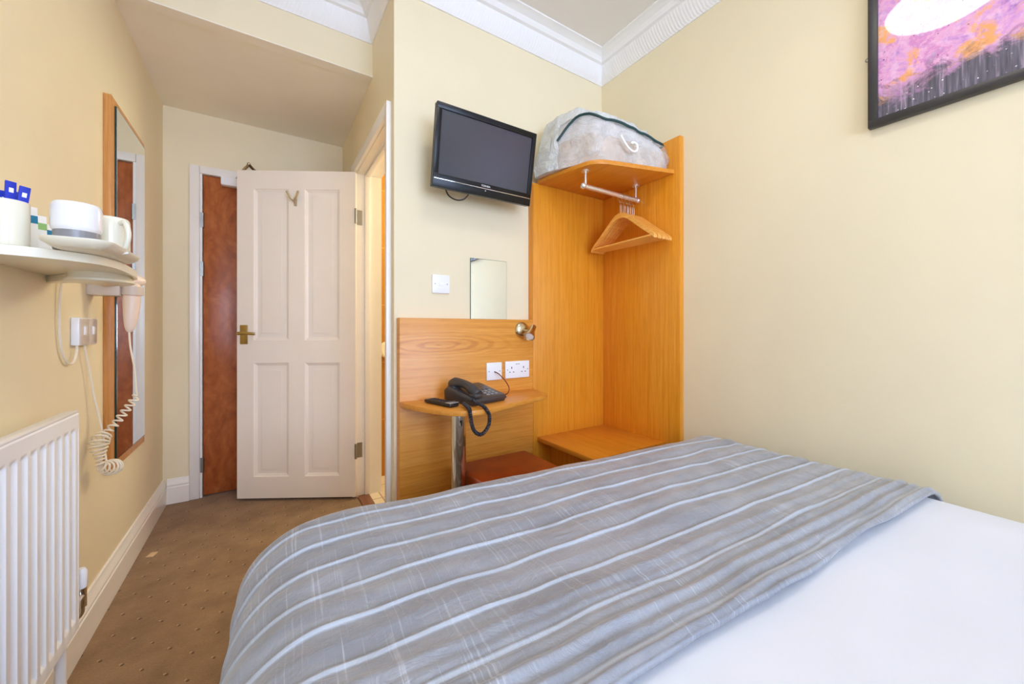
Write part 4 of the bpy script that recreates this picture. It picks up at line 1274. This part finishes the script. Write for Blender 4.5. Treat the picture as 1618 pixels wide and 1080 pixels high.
def cloth(name, mat, xr_, yr_, nx, ny, off, extra, uvname=True, pleat=None, parent=None):
    vs = []; uv = []; pv = []
    for i in range(nx + 1):
        x = xr_[0] + (xr_[1] - xr_[0]) * i / nx
        for j in range(ny + 1):
            y = yr_[0] + (yr_[1] - yr_[0]) * j / ny
            p = drape(x, y, off + extra(x, y))
            vs.append(bed_world(p.x, p.y, max(.02, p.z)))
            uv.append((x, y)); pv.append(pleat(x, y) if pleat else 0)
    fs = [(i * (ny + 1) + j, (i + 1) * (ny + 1) + j, (i + 1) * (ny + 1) + j + 1, i * (ny + 1) + j + 1) for i in range(nx) for j in range(ny)]
    o = bed_world(BWD / 2, -.6, 0)
    me = bpy.data.meshes.new(name)
    me.from_pydata([v - o for v in vs], [], fs)
    l = me.uv_layers.new(name='UVMap')
    for lp in me.loops: l.data[lp.index].uv = uv[lp.vertex_index]
    if pleat:
        at = me.attributes.new('pleat', 'FLOAT', 'POINT')
        at.data.foreach_set('value', pv)
    me.polygons.foreach_set('use_smooth', [True] * len(me.polygons))
    me.materials.append(mat)
    ob = bpy.data.objects.new(name, me); COL.objects.link(ob); ob.location = o
    return ob

def duvet_extra(x, y):
    n = noise.noise(Vector((x * 2.3, y * 2.3, 3.1))) * .010 + noise.noise(Vector((x * 6, y * 3.5, 9.1))) * .004
    return n
dv_ = cloth('duvet', M['linen'], (-.33, BWD + .33), (-1.95, .34), 150, 140, 0, duvet_extra)
s_ = dv_.modifiers.new('thickness', 'SOLIDIFY'); s_.thickness = .012; s_.offset = -1
tag(dv_, 'white duvet covering the bed from the grey runner towards the viewer', 'duvet')

pitch_r = .0832
Y_EDGE = -.735
def stripe_d(y):
    k = (y - (Y_EDGE + .028)) / pitch_r
    return (k - round(k)) * pitch_r
def run_extra(x, y):
    e = duvet_extra(x, y)
    d = stripe_d(y)
    ridge = .0050 * math.exp(-(d / .0038) ** 2)
    puff = .0055 * (math.cos(2 * PI * d / pitch_r) * -.5 + .5)
    near = math.exp(-((y - Y_EDGE) / .13) ** 2)
    wr = noise.noise(Vector((x * 5, y * 16, 1.7))) * .0045 + noise.noise(Vector((x * 14, y * 20, 5.5))) * .0026 + noise.noise(Vector((x * 2.2 + y * 5, y * 4, 8.2))) * .004
    roll = near * (.009 * math.sin((y - Y_EDGE) * 2 * PI / .055 + 1.2 * noise.noise(Vector((x * 3, 0, 2)))) ** 2)
    return e + max(0, .004 + ridge + puff + wr + roll)
def edge_y(x): return 0
def pleat_val(x, y):
    d = stripe_d(y) + .003
    return math.exp(-(d / .0028) ** 2)
rn = cloth('bed_runner', M['runner'], (-.33, BWD + .30), (Y_EDGE, .36), 320, 420, .013, run_extra, pleat=pleat_val)
s_ = rn.modifiers.new('thickness', 'SOLIDIFY'); s_.thickness = .009; s_.offset = -1
tag(rn, 'grey silky bed runner with pale pleated stripes across the bed foot', 'bed runner')

# ------------------------------------------------------------------ toilet roll on the bathroom wall
tl = thing('toilet_roll', 'white toilet roll on its holder seen through the bathroom doorway', 'toilet roll', (.70, YB - .06, .885))
MB().lathe([(.020, -.05), (.056, -.05), (.058, -.046), (.058, .046), (.056, .05), (.020, .05), (.020, -.05)], (.712, YB - .075, .888), 40, mat=Matrix.Rotation(R(90), 4, 'X') ).build('paper', M['tissue'], tl)
MB().cyl((.712, YB - .13, .888), (.712, YB, .888), .008, n=14).cyl((.712, YB - .008, .888), (.712, YB, .888), .022, n=20).build('holder', M['chrome'], tl)

# ------------------------------------------------------------------ ceiling lamp (shows in the picture glass)
lamp = thing('ceiling_lamp', 'round white opal ceiling lamp mirrored in the picture glass', 'lamp', (.645, .44, ZC))
M['opal'] = emit_mat('lit opal glass', (1, .96, .9, 1), 15)
MB().lathe([(0, -.020), (.21, -.020), (.215, -.010), (.215, 0), (0, 0)], (.645, .44, ZC), 48).build('mount', M['whiteplastic'], lamp)
MB().lathe([(0, -.085), (.08, -.081), (.15, -.066), (.195, -.040), (.205, -.020), (0, -.020)], (.645, .44, ZC), 48).build('shade', M['opal'], lamp)

# ------------------------------------------------------------------ light
def area(name, loc, rot, sx, sy, power, col, portal=False, spread=None):
    l = bpy.data.lights.new(name, 'AREA')
    l.shape = 'RECTANGLE'; l.size = sx; l.size_y = sy; l.energy = power; l.color = col
    if portal: l.cycles.is_portal = True
    if spread: l.spread = spread
    o = bpy.data.objects.new(name, l); COL.objects.link(o); o.location = loc; o.rotation_euler = rot
    return o
area('daylight_portal', ((wx0 + wx1) / 2, YF - .13, (wz0 + wz1) / 2), (R(90), 0, 0), wx1 - wx0, wz1 - wz0, 1, (1, 1, 1), portal=True)
area('fill_window_portal', (XR + .13, (sy0_ + sy1_) / 2, (sz0_ + sz1_) / 2), (R(90), 0, R(90)), sy1_ - sy0_, sz1_ - sz0_, 1, (1, 1, 1), portal=True)  # portal of the added side window
pl = bpy.data.lights.new('bathroom_lamp', 'POINT'); pl.energy = 40; pl.color = (.86, 1, .80); pl.shadow_soft_size = .22
po = bpy.data.objects.new('bathroom_lamp', pl); COL.objects.link(po); po.location = (1.5, 2.46, 1.85)

w = bpy.data.worlds.new('world'); S.world = w; w.use_nodes = True
bg = w.node_tree.nodes['Background']
bg.inputs['Color'].default_value = (.67, .86, 1.27, 1)
bg.inputs['Strength'].default_value = 11.0

# ------------------------------------------------------------------ camera
cam = bpy.data.cameras.new('camera')
cam.sensor_width = 36; cam.sensor_fit = 'HORIZONTAL'
cam.lens = 606 / 1618 * 36
cam.shift_y = -20 / 1618
cam.clip_start = .02
co = bpy.data.objects.new('camera', cam); COL.objects.link(co)
co.location = (0, 0, 1.03); co.rotation_euler = (R(90), 0, R(-32.7))
S.camera = co

S.view_settings.view_transform = 'Standard'
S.view_settings.look = 'None'
S.view_settings.gamma = 1
S.view_settings.use_curve_mapping = False
S.view_settings.exposure = 0.05
try:
    S.cycles.use_denoising = True
    S.cycles.max_bounces = 12
    S.cycles.diffuse_bounces = 10
    S.cycles.sample_clamp_indirect = 8
except Exception:
    pass

for o in bpy.data.objects:
    if '_o' in o: del o['_o']
